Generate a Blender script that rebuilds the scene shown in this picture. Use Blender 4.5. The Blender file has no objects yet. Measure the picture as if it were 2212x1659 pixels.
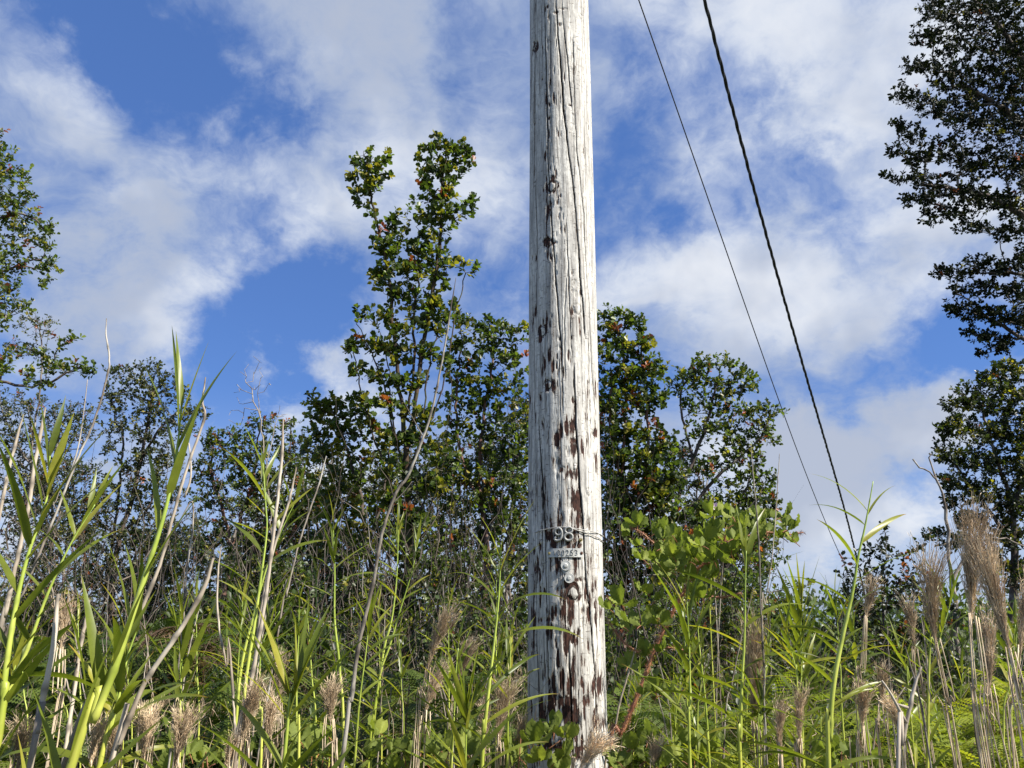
import bpy, math, random
import numpy as np
from mathutils import Vector, Matrix

RS = np.random.default_rng(11)
random.seed(5)
scn = bpy.context.scene
COL = scn.collection

# ------------------------------------------------------------------ camera
W0, H0, F0 = 2212.0, 1659.0, 1597.0
PITCH = math.radians(18.0)
CAMZ = 1.6
cam_d = bpy.data.cameras.new("camera")
cam_d.sensor_width = 36.0
cam_d.lens = 36.0 * F0 / W0
cam_d.clip_end = 9000
cam_d.clip_start = 0.05
cam = bpy.data.objects.new("camera", cam_d)
COL.objects.link(cam)
cam.location = (0, 0, CAMZ)
cam.rotation_euler = (math.pi / 2 + PITCH, 0, 0)
scn.camera = cam
CT, ST = math.cos(PITCH), math.sin(PITCH)

def at(px, py, Y):
    """Point at forward distance Y seen in direction of (px, py)."""
    x = (px - W0 / 2) / F0
    v = -(py - H0 / 2) / F0
    dy = CT - v * ST
    dz = ST + v * CT
    s = Y / dy
    return np.array([x * s, Y, CAMZ + dz * s])

def direction(px, py):
    p = at(px, py, 1.0) - np.array([0, 0, CAMZ])
    return p / np.linalg.norm(p)

def project(P):
    P = np.asarray(P, float)
    x = P[..., 0]; y = P[..., 1]; z = P[..., 2] - CAMZ
    dep = y * CT + z * ST
    up = -y * ST + z * CT
    return W0 / 2 + F0 * x / dep, H0 / 2 - F0 * up / dep

# ------------------------------------------------------------------ light
SUN_AZ, SUN_EL = math.radians(115.0), math.radians(44.0)
SUNV = Vector((math.sin(SUN_AZ) * math.cos(SUN_EL), math.cos(SUN_AZ) * math.cos(SUN_EL), math.sin(SUN_EL)))
sun_d = bpy.data.lights.new("sun", 'SUN')
sun_d.energy = 5.0
sun_d.angle = math.radians(0.53)
sun_d.color = (1.0, 0.95, 0.86)
sun = bpy.data.objects.new("sun", sun_d)
COL.objects.link(sun)
sun.location = (20, -6, 20)
sun.rotation_euler = SUNV.to_track_quat('Z', 'Y').to_euler()

scn.view_settings.view_transform = 'Standard'
scn.view_settings.look = 'None'
scn.view_settings.exposure = 0.95
scn.view_settings.gamma = 1.0
scn.view_settings.use_curve_mapping = False

world = bpy.data.worlds.new("World")
scn.world = world
world.use_nodes = True
nt = world.node_tree
nt.nodes.clear()

class N:
    """Small node helper."""
    def __init__(s, tree): s.t = tree
    def new(s, typ, **kw):
        n = s.t.nodes.new(typ)
        for k, v in kw.items(): setattr(n, k, v)
        return n
    def put(s, sock, v):
        if hasattr(v, 'links') or isinstance(v, bpy.types.NodeSocket): s.t.links.new(v, sock)
        else: sock.default_value = v
    def math(s, op, a, b=None, c=None, clamp=False):
        n = s.new('ShaderNodeMath', operation=op, use_clamp=clamp)
        s.put(n.inputs[0], a)
        if b is not None: s.put(n.inputs[1], b)
        if c is not None: s.put(n.inputs[2], c)
        return n.outputs[0]
    def vmath(s, op, a, b=None, scale=None):
        n = s.new('ShaderNodeVectorMath', operation=op)
        s.put(n.inputs[0], a)
        if b is not None: s.put(n.inputs[1], b)
        if scale is not None: s.put(n.inputs['Scale'], scale)
        return n.outputs['Value'] if op in ('DISTANCE', 'DOT_PRODUCT', 'LENGTH') else n.outputs['Vector']
    def ramp(s, v, lo, hi, a=0.0, b=1.0, smooth=True):
        n = s.new('ShaderNodeMapRange', interpolation_type='SMOOTHSTEP' if smooth else 'LINEAR')
        n.clamp = True
        for i, q in enumerate((v, lo, hi, a, b)): s.put(n.inputs[i], q)
        return n.outputs[0]
    def mix(s, f, a, b, blend='MIX'):
        n = s.new('ShaderNodeMix', data_type='RGBA', blend_type=blend)
        s.put(n.inputs[0], f); s.put(n.inputs[6], a); s.put(n.inputs[7], b)
        return n.outputs[2]
    def noise(s, vec, scale, detail=4.0, rough=0.5, dist=0.0, color=False):
        n = s.new('ShaderNodeTexNoise')
        if vec is not None: s.put(n.inputs['Vector'], vec)
        n.inputs['Scale'].default_value = scale
        n.inputs['Detail'].default_value = detail
        n.inputs['Roughness'].default_value = rough
        n.inputs['Distortion'].default_value = dist
        return n.outputs['Color' if color else 'Fac']
    def mapping(s, vec, scale=(1, 1, 1), loc=(0, 0, 0)):
        n = s.new('ShaderNodeMapping')
        s.put(n.inputs['Vector'], vec)
        n.inputs['Scale'].default_value = scale
        n.inputs['Location'].default_value = loc
        return n.outputs[0]

def rgba(c): return (c[0], c[1], c[2], 1.0)

w = N(nt)
tc = w.new('ShaderNodeTexCoord').outputs['Generated']
sky = w.new('ShaderNodeTexSky', sky_type='NISHITA')
sky.sun_disc = False
sky.sun_elevation = SUN_EL
sky.sun_rotation = SUN_AZ
sky.altitude = 300
sky.air_density = 1.0
sky.dust_density = 0.3
sky.ozone_density = 3.5
blue = w.mix(1.0, sky.outputs[0], (0.78, 0.98, 1.33, 1), 'MULTIPLY')
dirv = w.vmath('NORMALIZE', tc)
warp = w.vmath('SCALE', w.vmath('SUBTRACT', w.noise(dirv, 3.2, 9, 0.6, color=True), (0.5, 0.5, 0.5)), scale=0.50)
dw = w.vmath('ADD', dirv, warp)
sep = w.new('ShaderNodeSeparateXYZ'); w.put(sep.inputs[0], dirv)
zz = w.math('ADD', w.math('MAXIMUM', sep.outputs[2], 0.0), 0.55)
cxyz = w.new("ShaderNodeCombineXYZ"); flat = w.vmath("DIVIDE", dirv, cxyz.outputs[0])
comb = cxyz
for i_ in range(3): w.put(comb.inputs[i_], zz)
warp2 = w.vmath('ADD', flat, w.vmath('SCALE', w.vmath('SUBTRACT', w.noise(flat, 4.5, 5, 0.55, color=True), (0.5, 0.5, 0.5)), scale=0.22))
n1 = w.noise(w.mapping(warp2, (1, 1, 1), (2.3, .7, 0)), 4.6, 10, 0.60, 0.0)
n2 = w.noise(w.mapping(warp2, (1, 1, 1.5), (3, 1, 7)), 13.0, 7, 0.62, 0.0)
dens = w.math('ADD', w.math('MULTIPLY', w.math('SUBTRACT', n1, 0.06), 1.12), w.math('MULTIPLY', w.math('SUBTRACT', n2, 0.08), 0.36))
# banks of cloud and open gaps between them, by compass direction and height
blobs = [(-60, 60, 260, .20), (150, 200, 170, .10), (60, 290, 120, .05), (250, 430, 180, .22), (300, 590, 200, .26), (480, 600, 140, .22),
         (120, 560, 130, .12), (100, 400, 110, -.16), (230, 310, 90, -.12), (40, 470, 80, -.12), (620, 830, 130, .34), (700, 790, 90, .2), (760, 150, 200, .20), (900, 160, 120, .14), (700, 480, 150, .18), (870, 430, 160, .22),
         (1060, 560, 170, .26), (1080, 330, 130, .16), (560, 290, 120, .12),
         (440, 130, 190, -.34), (340, 40, 130, -.22), (540, 240, 120, -.26), (90, 420, 80, -.12), (620, 640, 150, -.36), (690, 720, 130, -.34), (520, 740, 160, -.3),
         (1010, 80, 100, -.14), (790, 320, 70, -.16), (960, 270, 70, -.12), (560, 470, 70, -.15), (330, 850, 130, -.2), (480, 880, 140, -.28), (560, 1050, 120, -.16), (1060, 640, 90, -.14),
         (60, 1050, 220, .26), (220, 1000, 130, .2), (380, 1250, 300, .22), (900, 1150, 300, .22),
         (1500, 80, 320, .26), (1850, 60, 320, .3), (1780, 200, 200, .22), (1500, 560, 220, .26), (1640, 640, 260, .32), (1900, 560, 230, .24), (1950, 430, 160, .16),
         (1350, 330, 110, -.18), (1660, 330, 120, -.20), (1390, 420, 90, -.16), (1760, 300, 100, -.12), (1330, 200, 90, -.08), (1990, 740, 140, -.24), (1860, 890, 70, -.30), (1750, 850, 120, -.16), (2080, 780, 120, -.2),
         (1850, 1080, 240, .46), (1720, 1000, 200, .30), (1980, 1020, 220, .34), (2050, 930, 160, .26), (1730, 1230, 240, .34), (2000, 1150, 200, .3), (1500, 1100, 200, .2)]
tot = dens
for (bx, by, br, ba) in blobs:
    d0 = direction(bx, by); d1 = direction(bx + br, by)
    rr = float(np.linalg.norm(d1 - d0)) * 1.35
    dist = w.vmath('DISTANCE', dw, tuple(float(q) for q in d0))
    tot = w.math('ADD', tot, w.ramp(dist, rr * 1.10, 0.0, 0.0, ba * 0.78))
cover = w.ramp(tot, 0.47, 0.94)
thick = w.ramp(tot, 0.70, 1.15)
fluff = w.noise(w.mapping(dirv, (1, 1, 1.0), (9, 4, 2)), 5.0, 4, 0.5, 0.1)
cshade = w.mix(w.ramp(fluff, 0.38, 0.66), (0.40, 0.49, 0.68, 1), (0.66, 0.73, 0.86, 1))
cthick = w.mix(w.ramp(fluff, 0.42, 0.62), (0.50, 0.55, 0.66, 1), (0.86, 0.89, 0.94, 1))
ccol = w.mix(thick, cshade, cthick)
up_fade = w.ramp(sep.outputs[2], 0.0, 0.30, 0.80, 0.0)
skyb = w.mix(0.45, w.vmath('SCALE', blue, scale=0.118), (0.105, 0.235, 0.63, 1))
cm = w.math('MAXIMUM', w.math('MULTIPLY', cover, 0.92), up_fade)
final = w.mix(cm, skyb, ccol)
bg = w.new('ShaderNodeBackground')
w.put(bg.inputs[0], final)
bg.inputs[1].default_value = 0.52
outw = w.new('ShaderNodeOutputWorld')
nt.links.new(bg.outputs[0], outw.inputs[0])

# ------------------------------------------------------------------ mesh helpers
class MB:
    """Collects vertices, faces, a colour per vertex."""
    def __init__(s):
        s.v = []; s.c = []; s.f = []; s.n = 0
    def add(s, verts, faces, col=(1, 1, 1)):
        verts = np.asarray(verts, float).reshape(-1, 3)
        col = np.asarray(col, float)
        if col.ndim == 1: col = np.repeat(col[None, :], len(verts), 0)
        s.v.append(verts); s.c.append(col)
        for fa in (faces if isinstance(faces, (list, tuple)) else [faces]):
            fa = np.asarray(fa, int)
            if fa.size: s.f.append(fa + s.n)
        s.n += len(verts)
    def mesh(s, name, mat, smooth=True):
        v = np.concatenate(s.v); c = np.concatenate(s.c)
        me = bpy.data.meshes.new(name)
        me.vertices.add(len(v)); me.vertices.foreach_set('co', v.astype(np.float32).ravel())
        tot = np.concatenate([np.full(len(f), f.shape[1]) for f in s.f])
        idx = np.concatenate([f.ravel() for f in s.f])
        start = np.concatenate([[0], np.cumsum(tot)[:-1]])
        me.loops.add(len(idx)); me.loops.foreach_set('vertex_index', idx.astype(np.int32))
        me.polygons.add(len(tot))
        me.polygons.foreach_set('loop_start', start.astype(np.int32))
        me.polygons.foreach_set('loop_total', tot.astype(np.int32))
        me.polygons.foreach_set('use_smooth', np.full(len(tot), smooth))
        a = me.attributes.new('col', 'FLOAT_COLOR', 'POINT')
        c4 = np.concatenate([c, np.ones((len(c), 1))], 1)
        a.data.foreach_set('color', c4.astype(np.float32).ravel())
        me.update(calc_edges=True)
        me.validate()
        me.materials.append(mat)
        return me

def link(name, me, parent=None, kind=None, label=None, cat=None, group=None):
    o = bpy.data.objects.new(name, me)
    COL.objects.link(o)
    if parent is not None: o.parent = parent
    if kind: o['kind'] = kind
    if label: o['label'] = label
    if cat: o['category'] = cat
    if group: o['group'] = group
    return o

def thing(name, label, cat, loc=(0, 0, 0), group=None):
    o = link(name, None, None, None, label, cat, group)
    o.location = tuple(float(q) for q in loc)
    return o

def world_part(o, loc):
    """child whose mesh is in world coordinates, parented to an Empty at loc"""
    o.location = (-loc[0], -loc[1], -loc[2])

def nrm(a): return a / np.maximum(np.linalg.norm(a, axis=-1, keepdims=True), 1e-9)

def resample(P, step):
    P = np.asarray(P, float)
    # Catmull-Rom through the given points
    if len(P) > 2:
        Q = np.vstack([2 * P[0] - P[1], P, 2 * P[-1] - P[-2]])
        out = []
        for i in range(1, len(Q) - 2):
            L = np.linalg.norm(Q[i + 1] - Q[i]); m = max(2, int(L / step) + 1)
            t = np.linspace(0, 1, m, endpoint=False)[:, None]
            a, b, c, d = Q[i - 1], Q[i], Q[i + 1], Q[i + 2]
            out.append(0.5 * ((2 * b) + (-a + c) * t + (2 * a - 5 * b + 4 * c - d) * t ** 2 + (-a + 3 * b - 3 * c + d) * t ** 3))
        out.append(P[-1:])
        return np.concatenate(out)
    L = np.linalg.norm(P[1] - P[0]); m = max(2, int(L / step) + 1)
    return P[0] + (P[1] - P[0]) * np.linspace(0, 1, m)[:, None]

def tube(mb, P, r, sides=6, col=(1, 1, 1), cap=True):
    P = np.asarray(P, float); n = len(P)
    r = np.broadcast_to(np.asarray(r, float), (n,))
    T = nrm(np.gradient(P, axis=0))
    ref = np.array([0.31, 0.93, 0.17])
    U = nrm(np.cross(T, ref)); V = np.cross(T, U)
    a = np.arange(sides) * 2 * math.pi / sides
    ring = P[:, None, :] + r[:, None, None] * (np.cos(a)[None, :, None] * U[:, None, :] + np.sin(a)[None, :, None] * V[:, None, :])
    i = np.arange(n - 1)[:, None] * sides; j = np.arange(sides)[None, :]; k = (j + 1) % sides
    q = np.stack([i + j, i + k, i + sides + k, i + sides + j], -1).reshape(-1, 4)
    faces = [q]
    verts = ring.reshape(-1, 3)
    col = np.asarray(col, float)
    if col.ndim == 2: cc = np.repeat(col, sides, 0)
    else: cc = col
    if cap:
        verts = np.vstack([verts, P[:1], P[-1:]])
        if cc.ndim == 2: cc = np.vstack([cc, cc[:1], cc[-1:]])
        b0 = n * sides
        jj = np.arange(sides)
        faces.append(np.stack([np.full(sides, b0), (jj + 1) % sides, jj], -1))
        faces.append(np.stack([np.full(sides, b0 + 1), (n - 1) * sides + jj, (n - 1) * sides + (jj + 1) % sides], -1))
    mb.add(verts, faces, cc)

def small_leaves(mb, P, D, Nn, L, Wd, col, fold=0.25, quads=True):
    """many small oval leaves: P base, D direction, Nn normal, L length, Wd half width"""
    P = np.asarray(P); m = len(P)
    D = nrm(D); S = nrm(np.cross(Nn, D)); U = np.cross(D, S)
    L = np.broadcast_to(L, (m,)); Wd = np.broadcast_to(Wd, (m,))
    # template: (along, side, up)
    if quads:
        t = np.array([[0, 0, 0], [.38, -.85, fold], [.75, -.95, fold], [1, 0, -.1], [.75, .95, fold], [.38, .85, fold]])
        f = np.array([[0, 1, 2, 3], [0, 3, 4, 5]])
    else:
        t = np.array([[0, 0, 0], [.6, -1, fold], [1, 0, -.1], [.6, 1, fold]])
        f = np.array([[0, 1, 2], [0, 2, 3]])
    k = len(t)
    v = P[:, None, :] + t[None, :, 0:1] * (L[:, None, None] * D[:, None, :]) + t[None, :, 1:2] * (Wd[:, None, None] * S[:, None, :]) + t[None, :, 2:3] * (Wd[:, None, None] * U[:, None, :])
    faces = (np.arange(m)[:, None, None] * k + f[None]).reshape(-1, f.shape[1])
    mb.add(v.reshape(-1, 3), [faces], np.repeat(col, k, 0))

def ground_z(x, y):
    x = np.asarray(x, float); y = np.asarray(y, float)
    r = np.hypot(x, y)
    rise = 0.62 * np.clip((y - 2.2) / 3.6, 0, 1) ** 1.3
    n = 0.05 * np.sin(x * 1.7 + y * .8) + 0.04 * np.sin(x * .6 - y * 1.9) + .03 * np.sin(3.1 * x + 2.3 * y)
    return rise + n * np.clip(1.2 - r / 60, 0.0, 1) - 0.0 * r

# ------------------------------------------------------------------ materials
def material(name):
    m = bpy.data.materials.new(name); m.use_nodes = True
    m.node_tree.nodes.clear()
    n = N(m.node_tree)
    out = n.new('ShaderNodeOutputMaterial')
    return m, n, out

def leaf_material(name, use_attr, c1=(.05, .09, .02), c2=(.1, .15, .03), c3=(.2, .24, .04), trans=0.35, rough=0.42, spec=0.45, tgain=2.2, noise_scale=20):
    m, n, out = material(name)
    if use_attr:
        base = n.new('ShaderNodeAttribute', attribute_name='col').outputs['Color']
    else:
        oi = n.new('ShaderNodeObjectInfo').outputs['Random']
        a = n.mix(n.ramp(oi, 0.0, 0.6, smooth=False), rgba(c1), rgba(c2))
        base = n.mix(n.ramp(oi, 0.78, 1.0, smooth=False), a, rgba(c3))
        at_ = n.new('ShaderNodeAttribute', attribute_name='col').outputs['Color']
        base = n.mix(1.0, base, at_, 'MULTIPLY')
    tcn = n.new('ShaderNodeTexCoord').outputs['Object']
    nz = n.noise(tcn, noise_scale, 4, 0.6)
    base = n.mix(1.0, base, n.mix(nz, (.62, .62, .6, 1), (1.35, 1.35, 1.3, 1)), 'MULTIPLY')
    p = n.new('ShaderNodeBsdfPrincipled')
    n.put(p.inputs['Base Color'], base)
    p.inputs['Roughness'].default_value = rough
    p.inputs['Specular IOR Level'].default_value = spec
    tr = n.new('ShaderNodeBsdfTranslucent')
    tcl = n.mix(1.0, base, (tgain, tgain * 1.05, tgain * .45, 1), 'MULTIPLY')
    n.put(tr.inputs[0], tcl)
    mx = n.new('ShaderNodeMixShader'); mx.inputs[0].default_value = trans
    n.t.links.new(p.outputs[0], mx.inputs[1]); n.t.links.new(tr.outputs[0], mx.inputs[2])
    n.t.links.new(mx.outputs[0], out.inputs[0])
    return m

def bark_material(name, c1, c2, lichen=(.42, .42, .38), amt=0.5, scale=12, rough=0.9):
    m, n, out = material(name)
    t = n.new('ShaderNodeTexCoord').outputs['Object']
    a = n.noise(n.mapping(t, (1, 1, .35)), scale, 6, 0.65)
    b = n.noise(t, scale * .35, 5, 0.6)
    col = n.mix(n.ramp(a, .35, .65), rgba(c1), rgba(c2))
    col = n.mix(n.math('MULTIPLY', n.ramp(b, .62 - .25 * amt, .75 - .2 * amt), .85), col, rgba(lichen))
    at_ = n.new('ShaderNodeAttribute', attribute_name='col').outputs['Color']
    col = n.mix(1.0, col, at_, 'MULTIPLY')
    p = n.new('ShaderNodeBsdfPrincipled')
    n.put(p.inputs['Base Color'], col); p.inputs['Roughness'].default_value = rough
    bp = n.new('ShaderNodeBump'); bp.inputs['Strength'].default_value = .5; bp.inputs['Distance'].default_value = .01
    n.put(bp.inputs['Height'], a); n.t.links.new(bp.outputs[0], p.inputs['Normal'])
    n.t.links.new(p.outputs[0], out.inputs[0])
    return m

def plain_material(name, c1, c2, scale=30, rough=0.6, metal=0.0, stretch=(1, 1, 1), use_attr=True, bump=0.2, spec=.5):
    m, n, out = material(name)
    t = n.new('ShaderNodeTexCoord').outputs['Object']
    a = n.noise(n.mapping(t, stretch), scale, 6, 0.6)
    col = n.mix(n.ramp(a, .3, .7), rgba(c1), rgba(c2))
    if use_attr:
        col = n.mix(1.0, col, n.new('ShaderNodeAttribute', attribute_name='col').outputs['Color'], 'MULTIPLY')
    p = n.new('ShaderNodeBsdfPrincipled')
    n.put(p.inputs['Base Color'], col); p.inputs['Roughness'].default_value = rough; p.inputs['Metallic'].default_value = metal
    p.inputs['Specular IOR Level'].default_value = spec
    bp = n.new('ShaderNodeBump'); bp.inputs['Strength'].default_value = bump; bp.inputs['Distance'].default_value = .002
    n.put(bp.inputs['Height'], a); n.t.links.new(bp.outputs[0], p.inputs['Normal'])
    n.t.links.new(p.outputs[0], out.inputs[0])
    return m

M_LEAF = leaf_material('tree_leaf', True, trans=.32, rough=.42, spec=.4, tgain=2.3, noise_scale=3)
M_LEAF_PAINTED_SHADE = leaf_material('tree_leaf_painted_shade', True, trans=.12, rough=.6, spec=.12, tgain=1.6, noise_scale=3)  # duller leaf copy: the crown's shaded underside is put into the material
M_CANE_LEAF = leaf_material('cane_leaf', False, (.085, .120, .016), (.17, .215, .028), (.30, .30, .045), trans=.42, rough=.38, spec=.4, tgain=1.7, noise_scale=9)
M_BRAMBLE_LEAF = leaf_material('bramble_leaf', False, (.13, .165, .035), (.18, .22, .05), (.26, .29, .06), trans=.36, rough=.6, spec=.15, tgain=1.7, noise_scale=12)
M_FERN_SHADE = leaf_material('fern_leaf_painted_shade', False, (.045, .075, .014), (.085, .120, .020), (.15, .17, .03), trans=.35, rough=.5, spec=.3, tgain=1.6, noise_scale=6)  # darker fern copy, shade of the thicket put into its colour
M_FERN = leaf_material('fern_leaf_painted_sun', False, (.15, .19, .020), (.26, .30, .030), (.36, .34, .04), trans=.45, rough=.5, spec=.3, tgain=1.6, noise_scale=6)  # brighter fern copy for the right bank, sunlight put into its colour
M_GRASS = leaf_material('grass_blade', True, trans=.35, rough=.5, spec=.3, tgain=1.6, noise_scale=5)
M_BARK = bark_material('bark', (.045, .032, .024), (.13, .10, .08), (.30, .29, .25), .35)
M_BARK_MOSS = bark_material('mossy_bark', (.022, .014, .009), (.07, .042, .02), (.06, .07, .02), .6, scale=22)
M_BARK_RED = bark_material('reddish_bark', (.07, .035, .025), (.17, .09, .065), (.28, .25, .22), .3)
M_TWIG = bark_material('twig', (.07, .055, .045), (.2, .17, .145), (.36, .34, .3), .4, scale=9)
M_DEAD = bark_material('dead_wood', (.11, .085, .065), (.36, .31, .25), (.50, .46, .39), .5, scale=18)
M_CANE = plain_material('green_cane', (.27, .32, .045), (.54, .55, .12), 14, .42, spec=.4, stretch=(1, 1, .4))
M_DRY = plain_material('dry_cane', (.20, .15, .105), (.60, .52, .41), 22, .75, stretch=(1, 1, .25), bump=.5)
M_PLUME = plain_material('dry_grass', (.40, .29, .185), (.78, .64, .45), 15, .8, spec=.2)

# ------------------------------------------------------------------ ground
gx = np.concatenate([-np.geomspace(3000, 12, 26), np.linspace(-11, 11, 67), np.geomspace(12, 3000, 26)])
gy = np.concatenate([[-3000, -800, -200, -60, -20, -8, -4], np.linspace(-2, 14, 65), np.geomspace(15, 4000, 34)])
GX, GY = np.meshgrid(gx, gy)
gv = np.stack([GX, GY, ground_z(GX, GY)], -1).reshape(-1, 3)
nx, ny = len(gx), len(gy)
ii = (np.arange(ny - 1)[:, None] * nx + np.arange(nx - 1)[None]).reshape(-1)
gf = np.stack([ii, ii + 1, ii + nx + 1, ii + nx], -1)
mb = MB(); mb.add(gv, [gf])
mg, n, out = material('ground_soil')
t = n.new('ShaderNodeTexCoord').outputs['Object']
a = n.noise(t, 2.2, 8, .65); b = n.noise(t, 14, 6, .6)
c = n.mix(n.ramp(a, .35, .62), (.035, .05, .015, 1), (.10, .085, .05, 1))
c = n.mix(n.ramp(b, .4, .7), c, (.06, .085, .02, 1))
p = n.new('ShaderNodeBsdfPrincipled'); n.put(p.inputs['Base Color'], c); p.inputs['Roughness'].default_value = .95
bp = n.new('ShaderNodeBump'); bp.inputs['Strength'].default_value = .8; bp.inputs['Distance'].default_value = .05
n.put(bp.inputs['Height'], b); n.t.links.new(bp.outputs[0], p.inputs['Normal'])
n.t.links.new(p.outputs[0], out.inputs[0])
link('ground', mb.mesh('ground', mg), kind='structure')

# ------------------------------------------------------------------ utility pole
PD = 2.93
A_TOP = at(1207.5, 0, PD); A_BOT = at(1226, 1659, PD)
AX = (A_TOP - A_BOT) / (A_TOP[2] - A_BOT[2])          # per metre of z
def axis_at(z): return A_BOT + AX * (z - A_BOT[2])
def depth_of(p): return p[1] * CT + (p[2] - CAMZ) * ST
def r_from(wpx, py):
    return (wpx / 2) / F0 * depth_of(at(1220, py, PD)) * 1.0
R_TOP, R_BOT = r_from(125.5, 0), r_from(174, 1659)
def rad_at(z): return R_BOT + (R_TOP - R_BOT) * (z - A_BOT[2]) / (A_TOP[2] - A_BOT[2])

def pole_phi_z(px, py):
    """surface point of the shaft: azimuth (0 faces the camera) and height"""
    d = direction(px, py); o = np.array([0, 0, CAMZ])
    z = 2.0
    for _ in range(6):
        c0 = axis_at(z); r = rad_at(z)
        # 2-D circle hit
        dx, dy = d[0], d[1]
        fx, fy = o[0] - c0[0], o[1] - c0[1]
        A = dx * dx + dy * dy; B = 2 * (fx * dx + fy * dy); C = fx * fx + fy * fy - r * r
        disc = max(B * B - 4 * A * C, 0)
        tt = (-B - math.sqrt(disc)) / (2 * A)
        p_ = o + d * tt
        z = p_[2]
    c0 = axis_at(z)
    return math.atan2(p_[0] - c0[0], -(p_[1] - c0[1])), z

def pole_point(phi, z, off=0.0):
    c0 = axis_at(z); r = rad_at(z) + off
    return np.array([c0[0] + r * math.sin(phi), c0[1] - r * math.cos(phi), z])

pole_loc = axis_at(0.15)
pole = thing('utility_pole', 'tall weathered white wooden utility pole with flaking dark patches and number tags', 'utility pole', pole_loc)

phis = np.concatenate([np.linspace(-1.75, 1.75, 230), np.linspace(1.75, 2 * math.pi - 1.75, 34)[1:-1]])
zs = np.concatenate([np.linspace(-0.3, 0.86, 40), np.linspace(0.87, 4.75, 1150), np.linspace(4.78, 9.5, 120)])
PH, ZZ = np.meshgrid(phis, zs)
nphi, nz_ = len(phis), len(zs)
RAD = rad_at(ZZ).copy()
# slow waviness of the shaft
RAD += 0.0016 * np.sin(PH * 3 + ZZ * 1.1) + 0.0012 * np.sin(PH * 7 - ZZ * 2.3) + .0008 * np.sin(PH * 17 + 3 * np.sin(ZZ * .9))
crack = np.zeros_like(PH)
def add_crack(pts, width, depth=0.006, strength=1.0):
    q = np.array([pole_phi_z(*p_) for p_ in pts])
    q = q[np.argsort(q[:, 1])]
    ph = np.interp(ZZ, q[:, 1], q[:, 0])
    ph = ph + 0.006 * np.sin(ZZ * 31 + pts[0][0]) + 0.004 * np.sin(ZZ * 77)
    z0, z1 = q[0, 1], q[-1, 1]
    fade = np.clip((ZZ - z0) / .06, 0, 1) * np.clip((z1 - ZZ) / .06, 0, 1)
    wloc = width * (0.7 + 0.45 * np.sin(ZZ * 3.3 + pts[0][1]) ** 2)
    dd = np.abs(PH - ph) * RAD
    g = np.clip(1.25 - dd / wloc, 0, 1) * fade
    crack[:] = np.maximum(crack, g * strength)
    RAD[:] -= depth * g
add_crack([(1200, -5), (1205.5, 81), (1212.5, 157), (1217, 231), (1224, 289), (1231, 347), (1239, 400), (1242, 440), (1249, 520), (1254, 600), (1262, 670), (1266, 740)], .0042, .010)
add_crack([(1213.6, -5), (1217, 58), (1223, 100), (1230, 167), (1236, 240)], .0028, .006)
add_crack([(1239.7, 780), (1243.7, 912), (1248.6, 981.7), (1253.6, 1061), (1261.5, 1140), (1264.8, 1229), (1274, 1316), (1278, 1371), (1285.8, 1458), (1289, 1560)], .0042, .010)
add_crack([(1228, 1400), (1232, 1475), (1234.6, 1544), (1238, 1665)], .0045, .010)
add_crack([(1175.5, -5), (1179, 139), (1182, 231), (1184, 360), (1193, 500), (1203, 640), (1213, 760), (1216, 900)], .0030, .006)
add_crack([(1157, -5), (1155, 384), (1160, 500), (1158, 700)], .0025, .005)
add_crack([(1162, 890), (1170, 1008), (1177, 1147), (1180, 1300), (1184, 1500)], .0030, .006)
add_crack([(1157.5, 1200), (1158.5, 1371), (1163, 1510), (1165, 1665)], .0028, .006)
add_crack([(1255, -5), (1262, 100), (1270, 208), (1274, 420), (1280, 600)], .0022, .004, .7)
add_crack([(1238, 69), (1242.6, 254), (1246, 324), (1262, 460), (1266, 560), (1272, 640), (1280, 800), (1286, 900)], .0026, .005, .9)
add_crack([(1222, 460), (1227, 560), (1231, 680), (1236, 780)], .0022, .004, .8)
add_crack([(1224, 60 + 520), (1219, 700), (1221, 830)], .002, .004, .6)
rr_ = random.Random(3)
for k in range(150):
    y0 = rr_.uniform(-60, 1500) if k < 80 else rr_.uniform(650, 1560); ln = rr_.uniform(60, 420)
    yy1 = min(y0 + ln, 1664)
    t0 = rr_.uniform(-.97, .97)
    def pxat(y, t): 
        cx_ = 1207.5 + 18.5 * y / 1659; hw = 62.7 + 24.3 * y / 1659
        return cx_ + t * hw
    dr = rr_.uniform(-.02, .05)
    add_crack([(pxat(y0, t0), y0), (pxat((y0 + yy1) / 2, t0 + dr * .4), (y0 + yy1) / 2), (pxat(yy1, t0 + dr), yy1)], rr_.uniform(.0008, .0019), rr_.uniform(.0004, .0016), rr_.uniform(.25, .85))
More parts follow.
